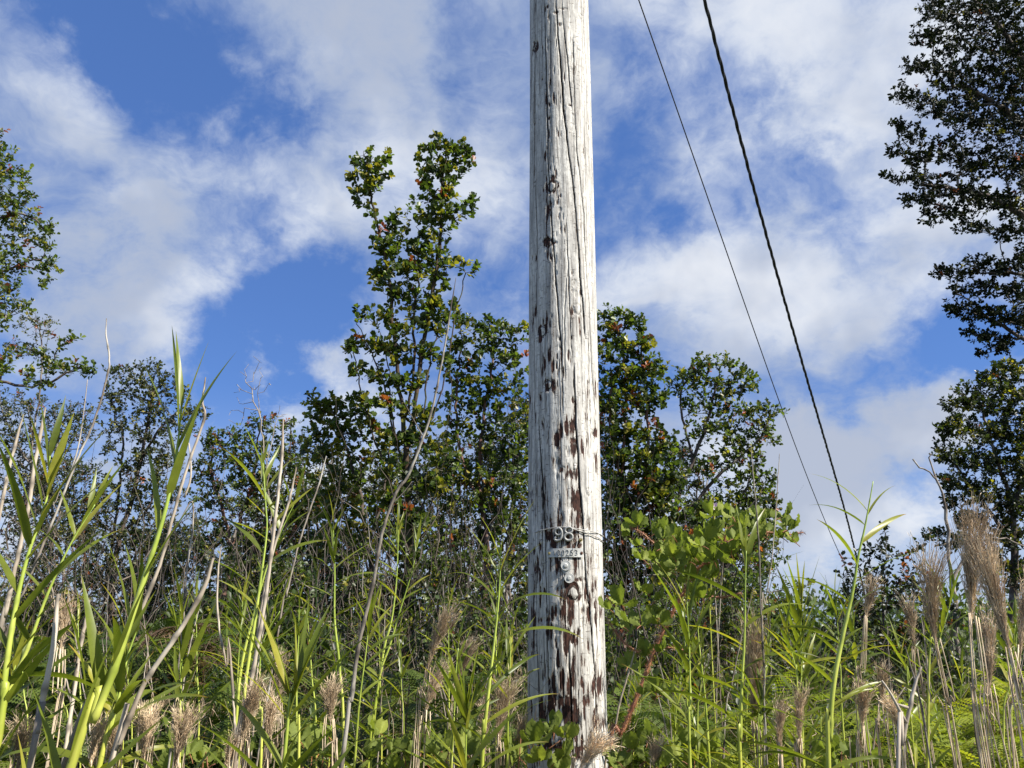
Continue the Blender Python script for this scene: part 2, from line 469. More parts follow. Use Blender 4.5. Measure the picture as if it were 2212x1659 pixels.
# flaked dark patches
patches = [(1184,833,12,10),(1168,859,4,8),(1237,863,3,6),(1243.6,871,2.5,10),(1173,922,3,12),(1164,918,2,9),(1212,930,4,14),(1222,924,4,10),(1234.7,920,8,8),(1201,952,6,15),(1238.7,952,6,4),(1239.7,970,5,8),(1226.8,976,3,9),(1258.5,966,3,10),(1268.5,950,3,12),(1287,936,3,7),(1281,936,2,6),(1291,1001,3,18),(1204,1005,6,12),(1214,1015,10,6),(1230,1023,11,9),(1144,1067,5,10),(1152,1081,3,20),(1209,1087,3,14),(1230,1089,6,10),(1244.6,1093,9,14),(1212,1120,6,12),(1233.7,1120,4,16),(1247.6,1124,10,14),(1271.4,1132,6,12),(1141,871,3,16),
 (1209,1127,3,11),(1195,1171,6,9),(1188,1160,5,8),(1250,1178,7,5),(1243.6,1216,3,10),(1206.6,1222,3,13),(1256.8,1252,8,3),(1214.5,1282,8,14),(1222,1262,4,10),(1264.8,1282,3.5,14),(1230,1302,8,11),(1156,1226,2,7),(1154,1190,2,6),(1176,1277,3,5),(1260,1318,4,9),(1244,1296,5,6),
 (1197,1325,9,14),(1223,1324,10,20),(1179,1339,12,4),(1223,1376,8,18),(1201,1362,4,8),(1223.4,1392,6,14),(1235.5,1380,4,8),(1272,1395,3,12),(1201,1385,3,12),(1150.6,1392,3,15),(1235.5,1444,5,18),(1239,1468,5,14),(1258,1475,3,9),(1298,1482,7,16),(1280.6,1482,3,20),(1194,1475,5,16),(1188.7,1518,6,18),(1168,1527,4,22),(1221.6,1516,17,9),(1221.6,1541,9,24),(1205,1520,6,14),(1244,1561,8,26),(1194,1561,6,26),(1306.6,1560,4,15),(1285.8,1561,5,17),(1265,1515,6,10),(1207.8,1617,22,8),(1252.8,1617,14,3),(1218,1640,10,17),(1246,1631,9,15),(1275,1600,6,14),(1180,1600,5,14),(1200,1500,4,16),
 (1183,46+340,4,6),(1194,385,6,5),(1185,405,7,8),(1191,440,5,8),(1185,455,5,14),(1182,468,3,8),(1204,437,3,5),(1209,452,4,4),(1207,465,2,7),(1180,530,3,5),(1187,524,9,7),(1178,520,4,4),(1199,524,4,3),(1182,548,3,12),(1201,560,2,8),(1229,617,2,16),(1236,590,3,6),(1241,612,5,7),(1236,625,3,5),(1244,635,3,6),(1255,632,2.5,5),(1237,672,5,9),(1252,690,3,10),(1254,718,3,18),(1170,718,7,5),(1166,735,6,5),(1188,700,2.5,8),(1228,768,4,9),(1232,778,2.5,11),(1178,785,3,14),(1171,800,3,14),(1186,770,3,12),(1195,790,2,9),(1180,820,4,6),(1189,190,2.5,14),(1189,225,3,5),(1186,255,3,3),(1157,108,6,5),(1155,96,3,6),(1160,100,3,5),(1220,232,2.5,5),(1219,235,2,6),(1231,226,4,2.5),(1209,52,4,3),(1201,27,5,3),(1218,18,8,1.2),(1248,352,1.6,10)]
cl_ = [(rr_.gauss(.08, .40), 1660 - abs(rr_.gauss(0, 1)) * 520) for _ in range(16)]
for k in range(70):
    c_x, c_y = cl_[k % 16]
    y0 = c_y + rr_.gauss(0, 45)
    if y0 < 640 or y0 > 1680: continue
    t0 = min(.93, max(-.9, c_x + rr_.gauss(0, .13)))
    patches.append((pxat(y0, t0), y0, rr_.uniform(1.4, 3.2), rr_.uniform(5, 18)))
for k in range(70):
    y0 = rr_.uniform(10, 820); t0 = min(.93, max(-.9, rr_.gauss(-.25, .28)))
    patches.append((pxat(y0, t0), y0, rr_.uniform(1.0, 2.2), rr_.uniform(3, 10)))
bare = np.zeros_like(PH)
for (x_, y_, rx_, ry_) in patches:
    ph, z = pole_phi_z(x_, y_)
    ph1, _ = pole_phi_z(x_ + rx_, y_)
    _, z1 = pole_phi_z(x_, y_ + ry_)
    sp = max(abs(ph1 - ph), .012); sz = max(abs(z1 - z), .006)
    u = (PH - ph) / sp; vv = (ZZ - z) / sz
    bare = np.maximum(bare, np.exp(-0.55 * u * u - 0.42 * vv * vv))
# knots: rings, slightly proud
knot = np.zeros_like(PH); ring = np.zeros_like(PH)
knots = [(1253,35,6,0),(1250,105,5,0),(1191,403,9,1),(1186,525,6,1),(1247,667,9,0),(1171,716,8,1),(1184,831,7,1),(1243,1008,5,0),(1238,1282,9,1),(1156,100,7,1),(1281,1275,4,0),(1262,848,3,0),(1272,1062,6,0)]
for (x_, y_, r_, dk) in knots:
    ph, z = pole_phi_z(x_, y_)
    rw = r_ / F0 * PD * 1.15
    d_ = np.hypot((PH - ph) * RAD, (ZZ - z) * .85) / rw
    d_ = d_ * (1 + .06 * np.sin(3 * np.arctan2(ZZ - z, (PH - ph) * RAD) + x_) + .04 * np.sin(7 * np.arctan2(ZZ - z, (PH - ph) * RAD) + y_))
    RAD += .0014 * np.exp(-d_ ** 2 * 1.2) - .0022 * np.exp(-((d_ - 1.0) / .22) ** 2)
    ring = np.maximum(ring, (.62 if dk else .42) * np.exp(-((d_ - 1.0) / .20) ** 2))
    ring = np.maximum(ring, .35 * np.exp(-((d_ - .55) / .12) ** 2))
    if dk: bare = np.maximum(bare, .9 * np.exp(-((d_ - 1.35) / .35) ** 2))
# flaked areas are recessed
RAD -= 0.0022 * np.clip((bare - .35) * 4, 0, 1)
front = (np.abs(PH) < 1.9)
c0 = A_BOT[None, None] + AX[None, None] * (ZZ[..., None] - A_BOT[2])
PV = np.stack([c0[..., 0] + RAD * np.sin(PH), c0[..., 1] - RAD * np.cos(PH), ZZ], -1) - pole_loc
i = np.arange(nz_ - 1)[:, None] * nphi; j = np.arange(nphi)[None]; k = (j + 1) % nphi
pf = np.stack([i + j, i + k, i + nphi + k, i + nphi + j], -1).reshape(-1, 4)
mb = MB()
low = np.clip((3.3 - ZZ) / 2.5, 0, 1)
mb.add(PV.reshape(-1, 3), [pf], np.stack([np.maximum(crack, ring).ravel(), bare.ravel(), low.ravel()], -1))
# material of the shaft
mp, n, out = material('weathered_pole_wood')
at_ = n.new('ShaderNodeAttribute', attribute_name='col').outputs['Color']
sp_ = n.new('ShaderNodeSeparateColor'); n.put(sp_.inputs[0], at_)
A_cr, A_ba, A_lo = sp_.outputs[0], sp_.outputs[1], sp_.outputs[2]
t = n.new('ShaderNodeTexCoord').outputs['Object']
grain = n.noise(n.mapping(t, (1, 1, .028)), 120, 5, .62)
grain2 = n.noise(n.mapping(t, (1, 1, .10), (4, 2, 1)), 40, 5, .6)
fl = n.noise(n.mapping(t, (1, 1, .095), (1, 7, 3)), 78, 7, .70)
blot = n.noise(n.mapping(t, (1, 1, .6), (7, 7, 3)), 9, 6, .6)
fine = n.noise(n.mapping(t, (1, 1, .35)), 150, 4, .6)
# dark flake mask
lofac = n.math('MULTIPLY', A_lo, .21)
streak = n.noise(n.mapping(t, (1, 1, .13), (5, 2, 8)), 24, 5, .6)
m1 = n.math('ADD', n.math('MULTIPLY', A_ba, .56), n.math('MULTIPLY', n.math('SUBTRACT', fl, .5), 2.7))
m1 = n.math('ADD', m1, n.math('MULTIPLY', n.math('SUBTRACT', streak, .5), 1.5))
m1 = n.math('ADD', m1, lofac)
m1 = n.math('ADD', m1, n.math('MULTIPLY', n.math('SUBTRACT', blot, .5), .35))
flake = n.ramp(m1, .40, .47)
halo = n.ramp(m1, .20, .42)
pa = n.mix(n.ramp(grain2, .33, .66), (.40, .385, .355, 1), (.70, .675, .615, 1))
pa = n.mix(n.math('MULTIPLY', n.ramp(blot, .5, .72), .55), pa, (.42, .40, .37, 1))
pa = n.mix(n.math('MULTIPLY', n.ramp(grain, .53, .62), .70), pa, (.15, .13, .115, 1))
pa = n.mix(n.math('MULTIPLY', n.ramp(fine, .60, .70), .35), pa, (.22, .19, .16, 1))
pa = n.mix(n.math('MULTIPLY', halo, .28), pa, (.40, .31, .22, 1))
tick = n.noise(n.mapping(t, (1, 1, 3.2), (2, 9, 4)), 42, 5, .65)
pa = n.mix(n.math('MULTIPLY', n.ramp(tick, .60, .65), .80), pa, (.10, .08, .07, 1))
mott = n.noise(n.mapping(t, (1, 1, .5), (3, 3, 3)), 60, 6, .7)
pa = n.mix(n.math('MULTIPLY', n.ramp(mott, .48, .60), .48), pa, (.30, .285, .26, 1))
dark = n.mix(n.ramp(fine, .35, .7), (.020, .011, .009, 1), (.085, .036, .024, 1))
colr = n.mix(flake, pa, dark)
colr = n.mix(n.ramp(A_cr, .22, .62), colr, (.018, .013, .010, 1))
p = n.new('ShaderNodeBsdfPrincipled')
n.put(p.inputs['Base Color'], colr)
p.inputs['Roughness'].default_value = .85; p.inputs['Specular IOR Level'].default_value = .25
hh = n.math('SUBTRACT', n.math('MULTIPLY', grain, .5), n.math('MULTIPLY', flake, .5))
hh = n.math('ADD', hh, n.math('MULTIPLY', fine, .45))
hh = n.math('ADD', hh, n.math('MULTIPLY', mott, .5))
hh = n.math('ADD', hh, n.math('MULTIPLY', fl, .5))
bp = n.new('ShaderNodeBump'); bp.inputs['Strength'].default_value = .8; bp.inputs['Distance'].default_value = .003
n.put(bp.inputs['Height'], hh); n.t.links.new(bp.outputs[0], p.inputs['Normal'])
n.t.links.new(p.outputs[0], out.inputs[0])
link('shaft', mb.mesh('shaft', mp), pole)

M_ALU = plain_material('cast_aluminium', (.17, .17, .16), (.36, .36, .34), 60, .55, metal=.2)
M_PLATE = plain_material('white_plate', (.36, .36, .34), (.56, .56, .53), 40, .6)
M_RUST = plain_material('rusty_nail', (.07, .03, .02), (.16, .07, .04), 80, .8)
M_BRASS = plain_material('brass_nail', (.28, .22, .08), (.42, .34, .14), 80, .5)
M_WIRE = plain_material('galvanised_wire', (.26, .25, .23), (.46, .45, .42), 50, .6, metal=.2)

def wrap_tube(name, pts, r, mat, parent, off, sides=8):
    """pts in photo units mapped on the shaft; flat tube standing off the surface"""
    P = []
    for q in pts:
        ph, z = pole_phi_z(q[0], q[1]); P.append(pole_point(ph, z, off))
    P = np.array(P) - pole_loc
    mbx = MB(); tube(mbx, P, r, sides, (1, 1, 1)); return link(name, mbx.mesh(name, mat), parent)

def arc(cx, cy, rx, ry, a0, a1, m=18):
    a = np.radians(np.linspace(a0, a1, m)); return [(cx + rx * math.cos(q), cy + ry * math.sin(q)) for q in a]
k2 = 1 / 1770 * 160 * .5486                 # zoomed tag picture to photo units
def tg(zx, zy): return (2150 * .5486 + zx * k2, 2060 * .5486 + zy * k2)
def strokes(lst, wd): 
    return [([tg(*q) for q in s_], wv) for s_, wv in zip(lst, wd)]
nine = [tg(*q) for q in arc(545, 385, 130, 140, -20, 340, 26)]
tail = [tg(*q) for q in [(560, 225), (640, 270), (690, 380), (700, 500), (680, 620), (630, 715), (560, 760), (480, 765), (415, 735), (395, 680), (430, 640), (460, 650)]]
def thick_digit(name, paths, rs, off=.007):
    mbx = MB()
    for pts, r in zip(paths, rs):
        P = resample(np.array([pole_point(*pole_phi_z(*q), off) for q in pts]) - pole_loc, .002)
        tube(mbx, P, r, 8)
    return link(name, mbx.mesh(name, M_ALU), pole)
PXM = PD / F0 * 1.02
thick_digit('number_digit', [nine, tail], [.0042, .0048]); bpy.data.objects['number_digit']['label'] = 'cast metal digit nine'
eight_a = [tg(*q) for q in arc(975, 315, 150, 130, 0, 360, 26)]
eight_b = [tg(*q) for q in arc(970, 610, 165, 150, 0, 360, 30)]
o8 = thick_digit('number_digit', [eight_a, eight_b], [.0040, .0050]); o8['label'] = 'cast metal digit eight'

def shell(name, corners_phi, z0, z1, off, thickm, mat, parent, m=14, notch=0.0):
    """curved rectangular plate hugging the shaft"""
    mbx = MB(); rows = []
    for q in np.linspace(0, 1, m):
        ph = corners_phi[0] + (corners_phi[1] - corners_phi[0]) * q
        for (z_, o_) in ((z0, off), (z1, off), (z1, off + thickm), (z0, off + thickm)):
            rows.append(pole_point(ph, z_, o_) - pole_loc)
    rows = np.array(rows); f = []
    for a_ in range(m - 1):
        for b_ in range(4):
            f.append([a_ * 4 + b_, a_ * 4 + (b_ + 1) % 4, a_ * 4 + 4 + (b_ + 1) % 4, a_ * 4 + 4 + b_])
    f.append([0, 1, 2, 3]); f.append([(m - 1) * 4 + q for q in (3, 2, 1, 0)])
    mbx.add(rows, [np.array(f)]); return link(name, mbx.mesh(name, mat, smooth=False), parent)
pa0, pz0 = pole_phi_z(*tg(110, 1500)); pa1, pz1 = pole_phi_z(*tg(1580, 1110))
plate = shell('number_plate', (pa0, pa1), pz0, pz1, .004, .002, M_PLATE, pole)
plate['label'] = 'curved pale metal plate embossed 100253'
# embossed figures
seg = {'1': [[(.3, .12), (.5, 0), (.5, 1)]], '0': [[(.5 + .36 * math.cos(a_), .5 + .5 * math.sin(a_)) for a_ in np.linspace(0, 2 * math.pi, 15)]],
       '2': [[(.15, .22), (.3, .03), (.6, .0), (.82, .2), (.78, .42), (.15, 1), (.88, 1)]],
       '5': [[(.85, 0), (.25, 0), (.2, .45), (.55, .38), (.85, .6), (.8, .88), (.45, 1), (.12, .88)]],
       '3': [[(.15, .12), (.5, 0), (.82, .18), (.75, .4), (.42, .48), (.82, .6), (.85, .85), (.5, 1), (.12, .88)]]}
for qi, ch in enumerate('100253'):
    x0 = 330 + qi * 180; mbx = MB()
    for s_ in seg[ch]:
        P = np.array([pole_point(*pole_phi_z(*tg(x0 + 130 * u_, 1175 + 225 * v_)), .0068) for (u_, v_) in s_]) - pole_loc
        tube(mbx, P, .0013, 6)
    g_ = link('plate_digit', mbx.mesh('plate_digit', M_ALU), plate)

def stud(name, px, py, r, h, mat, parent, off=0.004, dome=.4):
    ph, z = pole_phi_z(px, py)
    nrm_ = np.array([math.sin(ph), -math.cos(ph), 0.0]); up = np.array([0, 0, 1.0]); sd = np.cross(up, nrm_)
    base = pole_point(ph, z, off) - pole_loc
    mbx = MB(); prof = [(r, 0), (r, h * .5), (r * .93, h * .62), (r * .78, h * .50), (r * .45, h * .55), (r * .34, h * (.9 + dome)), (r * .2, h * (1 + dome)), (0.0001, h * (1.0 + dome))]
    v = []; s_ = 16
    for (a_, b_) in prof:
        for q in range(s_):
            an = 2 * math.pi * q / s_
            v.append(base + nrm_ * b_ + a_ * (math.cos(an) * sd + math.sin(an) * up))
    f = [[p_ * s_ + q, p_ * s_ + (q + 1) % s_, (p_ + 1) * s_ + (q + 1) % s_, (p_ + 1) * s_ + q] for p_ in range(len(prof) - 1) for q in range(s_)]
    mbx.add(v, [np.array(f)]); return link(name, mbx.mesh(name, mat, smooth=False), parent)
stud('nail', *tg(165, 1320), .0050, .003, M_BRASS, plate, .006)
stud('nail', *tg(1520, 1310), .0056, .003, M_RUST, plate, .006)['label'] = 'rusty nail'
tk = (1124.6, 1097); kk = .1322
for (zx, zy, rr0) in ((738, 945, .0215), (745, 1000, .019), (790, 1150, .0205)):
    stud('round_tag', tk[0] + zx * kk, tk[1] + zy * kk, rr0 * .88, .0045 if zy != 1000 else .002, M_PLATE, pole, .004 if zy == 1000 else .006, .25)
# loose nail / staple right of the 8
stud('nail', *tg(1480, 740), .0065, .012, M_BRASS, pole, .003)
# wire band: runs round the shaft, doubled on the right
def band(pts):
    q = np.array([pole_phi_z(*p_) for p_ in pts])
    return q
WB = [(1124.6 + x_ * kk, 1097 + y_ * kk) for (x_, y_) in ((105, 470), (300, 385), (440, 350), (600, 320), (700, 318), (800, 325))]
wa = WB + [(1124.6 + x_ * kk, 1097 + y_ * kk) for (x_, y_) in ((1000, 360), (1200, 400), (1350, 460))]
wb = WB[3:] + [(1124.6 + x_ * kk, 1097 + y_ * kk) for (x_, y_) in ((940, 375), (1100, 425), (1250, 490), (1360, 560))]
for idx, wp in enumerate((wa, wb)):
    q = np.array([pole_phi_z(*p_) for p_ in wp])
    P = np.array([pole_point(a_, z_, .0045) for a_, z_ in q])
    if idx == 0:
        back = [pole_point(a_, q[-1, 1] + (q[0, 1] - q[-1, 1]) * s_, .0045) for s_, a_ in [(s_, q[-1, 0] + s_ * (2 * math.pi + q[0, 0] - q[-1, 0])) for s_ in np.linspace(.05, 1, 16)]]
        P = np.vstack([P, back])
    mbx = MB(); tube(mbx, resample(P, .01) - pole_loc, .0017, 6)
    link('wire_band', mbx.mesh('wire_band', M_WIRE), pole)
mbx = MB(); P = np.array([pole_point(*pole_phi_z(*tg(x_, y_)), o_) for x_, y_, o_ in ((1570, 690, .004), (1430, 640, .012), (1350, 720, .014), (1280, 960, .016), (1200, 1200, .018), (1120, 1370, .018), (1190, 1520, .012))]) - pole_loc
tube(mbx, resample(P, .005), .0011, 5)
link('loose_wire', mbx.mesh('loose_wire', M_WIRE), pole)

# ------------------------------------------------------------------ overhead lines
M_CABLE = plain_material('black_cable', (.012, .012, .013), (.03, .03, .032), 20, .5)
def line_points(px, Y0, Y1):
    px = np.array(px, float); s_ = np.linspace(0, 1, len(px))
    d_ = np.concatenate([[0], np.cumsum(np.hypot(*np.diff(px, axis=0).T))]); s_ = d_ / d_[-1]
    Y = 1 / (1 / Y0 + (1 / Y1 - 1 / Y0) * s_)
    P = np.array([at(a_, b_, y_) for (a_, b_), y_ in zip(px, Y)])
    # smooth fit in world space so that the line is a real hanging curve
    L = np.concatenate([[0], np.cumsum(np.linalg.norm(np.diff(P, axis=0), axis=1))])
    cf = [np.polyfit(P[:, 1], P[:, c_], 3) for c_ in (0, 2)]
    yy = np.linspace(Y0 - .9, Y1 + 3.0, 700)
    return np.stack([np.polyval(cf[0], yy), yy, np.polyval(cf[1], yy)], -1)
thick_px = [(1520.6, 0), (1564, 160), (1611.5, 342), (1644, 465), (1684, 618), (1720.6, 742), (1760.5, 873), (1800.5, 1018), (1844, 1178)]
thin_px = [(1379, 0), (1430, 145), (1517, 385), (1590, 604), (1662, 814), (1735, 1004), (1815, 1200)]
P = line_points(thin_px, 5.6, 14)
mbx = MB(); tube(mbx, P, .0062, 6)
o = link('power_line', mbx.mesh('power_line', M_CABLE), None, None, 'thin straight black overhead wire, left of the thick twisted one', 'overhead wire')
P = line_points(thick_px, 5.0, 13.5)
mbx = MB(); L = np.concatenate([[0], np.cumsum(np.linalg.norm(np.diff(P, axis=0), axis=1))])
LL = np.linspace(0, L[-1], 1500); Q = np.stack([np.interp(LL, L, P[:, c_]) for c_ in range(3)], -1)
T_ = nrm(np.gradient(Q, axis=0)); U_ = nrm(np.cross(T_, np.array([0, 0, 1.0]))); V_ = np.cross(T_, U_)
cable = thing('twisted_cable', 'thick black twisted overhead cable, nearer the right-hand tree', 'overhead cable', Q[0])
for s_ in range(3):
    a_ = LL * 2 * math.pi / .42 + s_ * 2 * math.pi / 3
    H_ = Q + .0085 * (np.cos(a_)[:, None] * U_ + np.sin(a_)[:, None] * V_) - Q[0]
    mbx = MB(); tube(mbx, H_, .0085 if s_ else .0062, 6); link('cable_strand', mbx.mesh('cable_strand', M_CABLE), cable)

# ------------------------------------------------------------------ trees
def frames_for(T):
    ref = np.tile(np.array([0.31, 0.93, 0.17]), (len(T), 1))
    U = nrm(np.cross(T, ref)); return U, np.cross(T, U)

def cones(mb, P, par, R, idx, sides, main_child, col=(1, 1, 1)):
    idx = np.array([q for q in idx if par[q] >= 0], int)
    if len(idx) == 0: return
    T = nrm(P[idx] - P[par[idx]])
    # node directions for continuity
    U1, V1 = frames_for(NDIR[par[idx]]); U2, V2 = frames_for(NDIR[idx])
    is_main = main_child[par[idx]] == idx
    r1 = np.where(is_main, R[par[idx]], np.minimum(R[par[idx]], R[idx] * 1.25))
    Ub, Vb = frames_for(T)
    U1 = np.where(is_main[:, None], U1, Ub); V1 = np.where(is_main[:, None], V1, Vb)
    a = np.arange(sides) * 2 * math.pi / sides
    c_, s_ = np.cos(a)[None, :, None], np.sin(a)[None, :, None]
    ringa = P[par[idx]][:, None] + r1[:, None, None] * (c_ * U1[:, None] + s_ * V1[:, None])
    ringb = P[idx][:, None] + R[idx][:, None, None] * (c_ * U2[:, None] + s_ * V2[:, None])
    v = np.concatenate([ringa, ringb], 1).reshape(-1, 3)
    b = np.arange(len(idx))[:, None] * 2 * sides
    j = np.arange(sides)[None]; k = (j + 1) % sides
    f = np.stack([b + j, b + k, b + sides + k, b + sides + j], -1).reshape(-1, 4)
    mb.add(v, [f], col)

NDIR = None
KMUL = 2.0
BSC = 1.42
PMUL = .78
TMUL = 0.56
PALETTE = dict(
    shade=((.024, .036, .010), (.040, .056, .014), (.018, .027, .008)),  # darker greens with the thicket interior's shade put into the leaf colour
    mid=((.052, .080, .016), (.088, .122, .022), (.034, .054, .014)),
    dark=((.014, .020, .008), (.022, .030, .010), (.011, .016, .007)),  # near-black greens, shade painted into the leaf colour
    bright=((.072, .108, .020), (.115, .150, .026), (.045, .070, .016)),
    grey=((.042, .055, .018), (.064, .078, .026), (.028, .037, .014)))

def tree(name, label, cat, limbs, blobs, D, leaf=.055, k=.5, trunk_r=.05, twig_r=.0022, pal='mid', odd=.10, red=.03, bark=None, twig=None,
         group=None, per=13, singles=0, spread=1.0, seed=1, bare=0, depth=.8, tuft_len=.09, loose=1.0, leaf_w=.33, simple=False, kink=.03, leafmat=None, bsc=None):
    """limbs: polylines of (px, py[, dY]) from the foot up; blobs: (px, py, rx, ry[, dY]) masses of leaves"""
    global NDIR
    rg = np.random.default_rng(seed)
    trunk_r = trunk_r * TMUL; per = int(per * PMUL); red = red * .6; bark = bark or M_BARK; twig = twig or M_TWIG
    P = []; par = []; owner = []
    def pt(q, dd=0.0):
        Y = D + (q[2] if len(q) > 2 else 0.0) + dd
        return at(q[0], q[1], Y)
    lobj = []
    for li, poly in enumerate(limbs):
        W = [pt(q) for q in poly]
        rooted = li == 0 or poly[0][1] >= 1300
        if rooted:
            b0 = W[0].copy(); gz = float(ground_z(b0[0], b0[1])) - .08
            if b0[2] > gz + .1:
                dv = (W[0] - W[1]); dv[2] = 0
                W = [np.array([b0[0] + dv[0] * .25, b0[1], gz])] + W
        W = resample(np.array(W), .10)
        W[1:-1] += rg.normal(0, kink * .35, (len(W) - 2, 3)) * np.linspace(.4, 1, len(W) - 2)[:, None]
        start = -1
        if P and not rooted:
            d_ = np.linalg.norm(np.array(P) - W[0], axis=1); start = int(np.argmin(d_)); W = W[1:]
        for q in W:
            P.append(q); par.append(start); owner.append(li); start = len(P) - 1
    n_limb = len(P)
    # tufts
    tufts = []
    for bl in blobs:
        bx, by, rx, ry = bl[0], bl[1], bl[2] * (bsc or BSC), bl[3] * (bsc or BSC); dd = bl[4] if len(bl) > 4 else 0.0
        lp = F0 * leaf / D
        m = max(2, int(round(KMUL * k * math.pi * rx * ry / lp ** 2)))
        q = rg.normal(0, 1, (m, 3)); q = nrm(q) * (rg.random((m, 1)) ** .42)
        for a_ in q:
            tufts.append(at(bx + a_[0] * rx, by + a_[1] * ry, D + dd + a_[2] * max(rx, ry) / F0 * D * depth))
    tufts = np.array(tufts)
    if len(tufts) > 4200:
        tufts = tufts[rg.permutation(len(tufts))[:4200]]
    cap = n_limb + len(tufts) * 14 + 10
    A = np.zeros((cap, 3)); A[:n_limb] = P; par = list(par) + [0] * (cap - n_limb); owner = list(owner) + [-1] * (cap - n_limb)
    nn = n_limb
    limbA = A[:n_limb]
    dl = np.array([np.min(np.linalg.norm(limbA - t_, axis=1)) for t_ in tufts])
    tip = []; tdir = []
    step = max(.05, .012 * D)
    bare_n = int(bare * len(tufts))
    for q in np.argsort(dl):
        t_ = tufts[q]
        d_ = A[:nn] - t_
        dist = np.linalg.norm(d_, axis=1) + .9 * np.maximum(d_[:, 2] + .02, 0)
        s0 = int(np.argmin(dist)); a0 = A[s0]
        L = float(np.linalg.norm(t_ - a0))
        m = int(min(12, max(1, round(L / step))))
        # leave along the parent's direction, then turn up to the tuft
        mid = a0 + (t_ - a0) * .5 + np.array([0, 0, -.10 * L]) + rg.normal(0, .07 * L, 3)
        pr = s0
        for z_ in range(1, m + 1):
            u = z_ / m
            pos = (1 - u) ** 2 * a0 + 2 * u * (1 - u) * mid + u * u * t_
            if z_ < m: pos = pos + rg.normal(0, kink * .3 * min(1, L), 3)
            A[nn] = pos; par[nn] = pr; pr = nn; nn += 1
        tip.append(nn - 1)
    A = A[:nn]; par = np.array(par[:nn]); owner = np.array(owner[:nn]); tip = np.array(tip, int)
    cnt = np.zeros(nn); cnt[tip] += 1
    for q in range(nn - 1, -1, -1):
        if cnt[q] == 0: cnt[q] = .6
        if par[q] >= 0: cnt[par[q]] += cnt[q]
    tot = cnt.max()
    ex = math.log(trunk_r / twig_r) / math.log(max(tot, 3))
    R = twig_r * cnt ** ex
    main_child = np.full(nn, -1); best = np.zeros(nn)
    for q in range(nn):
        if par[q] >= 0 and cnt[q] > best[par[q]]: best[par[q]] = cnt[q]; main_child[par[q]] = q
    NDIR = np.zeros((nn, 3))
    ok = main_child >= 0
    NDIR[ok] = A[main_child[ok]] - A[ok]
    hp = par >= 0
    ND2 = np.zeros((nn, 3)); ND2[hp] = A[hp] - A[par[hp]]
    NDIR = nrm(nrm(NDIR) + nrm(ND2) + np.array([0, 0, 1e-4]))
    loc = A[0].copy()
    root = thing(name, label, cat, loc, group)
    Al = A - loc
    for li in range(len(limbs)):
        idx = np.nonzero(owner == li)[0]
        mbx = MB(); cones(mbx, Al, par, R, idx, 9 if D < 9 else 7, main_child)
        if mbx.n: link('trunk' if li == 0 else 'limb', mbx.mesh('trunk' if li == 0 else 'limb', bark), root)
    idx = np.nonzero(owner == -1)[0]
    mbx = MB()
    big = idx[R[idx] > twig_r * 2.5]; sm = idx[R[idx] <= twig_r * 2.5]
    cones(mbx, Al, par, R, big, 5, main_child); cones(mbx, Al, par, R, sm, 3, main_child)
    if mbx.n: link('twigs', mbx.mesh('twigs', twig), root, 'stuff')
    # leaves
    leafy = tip[bare_n:] if bare == 0 else rg.permutation(tip)[bare_n:]
    nt_ = len(leafy)
    if nt_ and per:
        cols = np.array(PALETTE[pal])
        tc_ = cols[rg.integers(0, 3, nt_)] * rg.uniform(.75, 1.25, (nt_, 1))
        u = rg.random(nt_)
        tc_ = np.where((u < odd)[:, None], np.array([.20, .19, .025]) * rg.uniform(.6, 1.2, (nt_, 1)), tc_)
        tc_ = np.where((u > 1 - red)[:, None], np.array([.26, .075, .03]) * rg.uniform(.5, 1.1, (nt_, 1)), tc_)
        m = per
        dirn = nrm(NDIR[leafy] + np.array([0, 0, .35]))
        ti = np.repeat(np.arange(nt_), m)
        U, V = frames_for(dirn)
        az = rg.random(nt_ * m) * 2 * math.pi
        q = np.tile(np.arange(m) / m, nt_)
        tilt = np.radians(28 + 62 * (1 - q) + rg.normal(0, 14, nt_ * m)) * loose
        dr = dirn[ti] * np.cos(tilt)[:, None] + (U[ti] * np.cos(az)[:, None] + V[ti] * np.sin(az)[:, None]) * np.sin(tilt)[:, None]
        base = Al[leafy][ti] + dirn[ti] * ((q - .75) * tuft_len)[:, None] + rg.normal(0, .006, (nt_ * m, 3)) * spread
        Nn = nrm(dirn[ti] + rg.normal(0, .35, (nt_ * m, 3)))
        Lf = leaf * rg.uniform(.42, 1.18, nt_ * m); Wf = Lf * leaf_w * rg.uniform(.8, 1.15, nt_ * m)
        colr_ = tc_[ti] * rg.uniform(.7, 1.3, (nt_ * m, 1))
        yel = rg.random(nt_ * m) < odd * .25
        colr_[yel] = np.array([.24, .20, .03])
        order = np.arange(nt_ * m)
        if singles:
            # the leaves nearest the camera become parts of their own
            wpos = base + loc
            order = np.argsort(np.linalg.norm(wpos - np.array([0, 0, CAMZ]), axis=1))
            for q_ in order[:singles]:
                make_single_leaf(root, base[q_], dr[q_], Nn[q_], Lf[q_], Wf[q_], tc_[ti[q_]])
            order = order[singles:]
        mbx = MB()
        small_leaves(mbx, base[order], dr[order], Nn[order], Lf[order], Wf[order], colr_[order], fold=.28, quads=not simple)
        link('foliage', mbx.mesh('foliage', leafmat or M_LEAF), root, 'stuff')
    return root

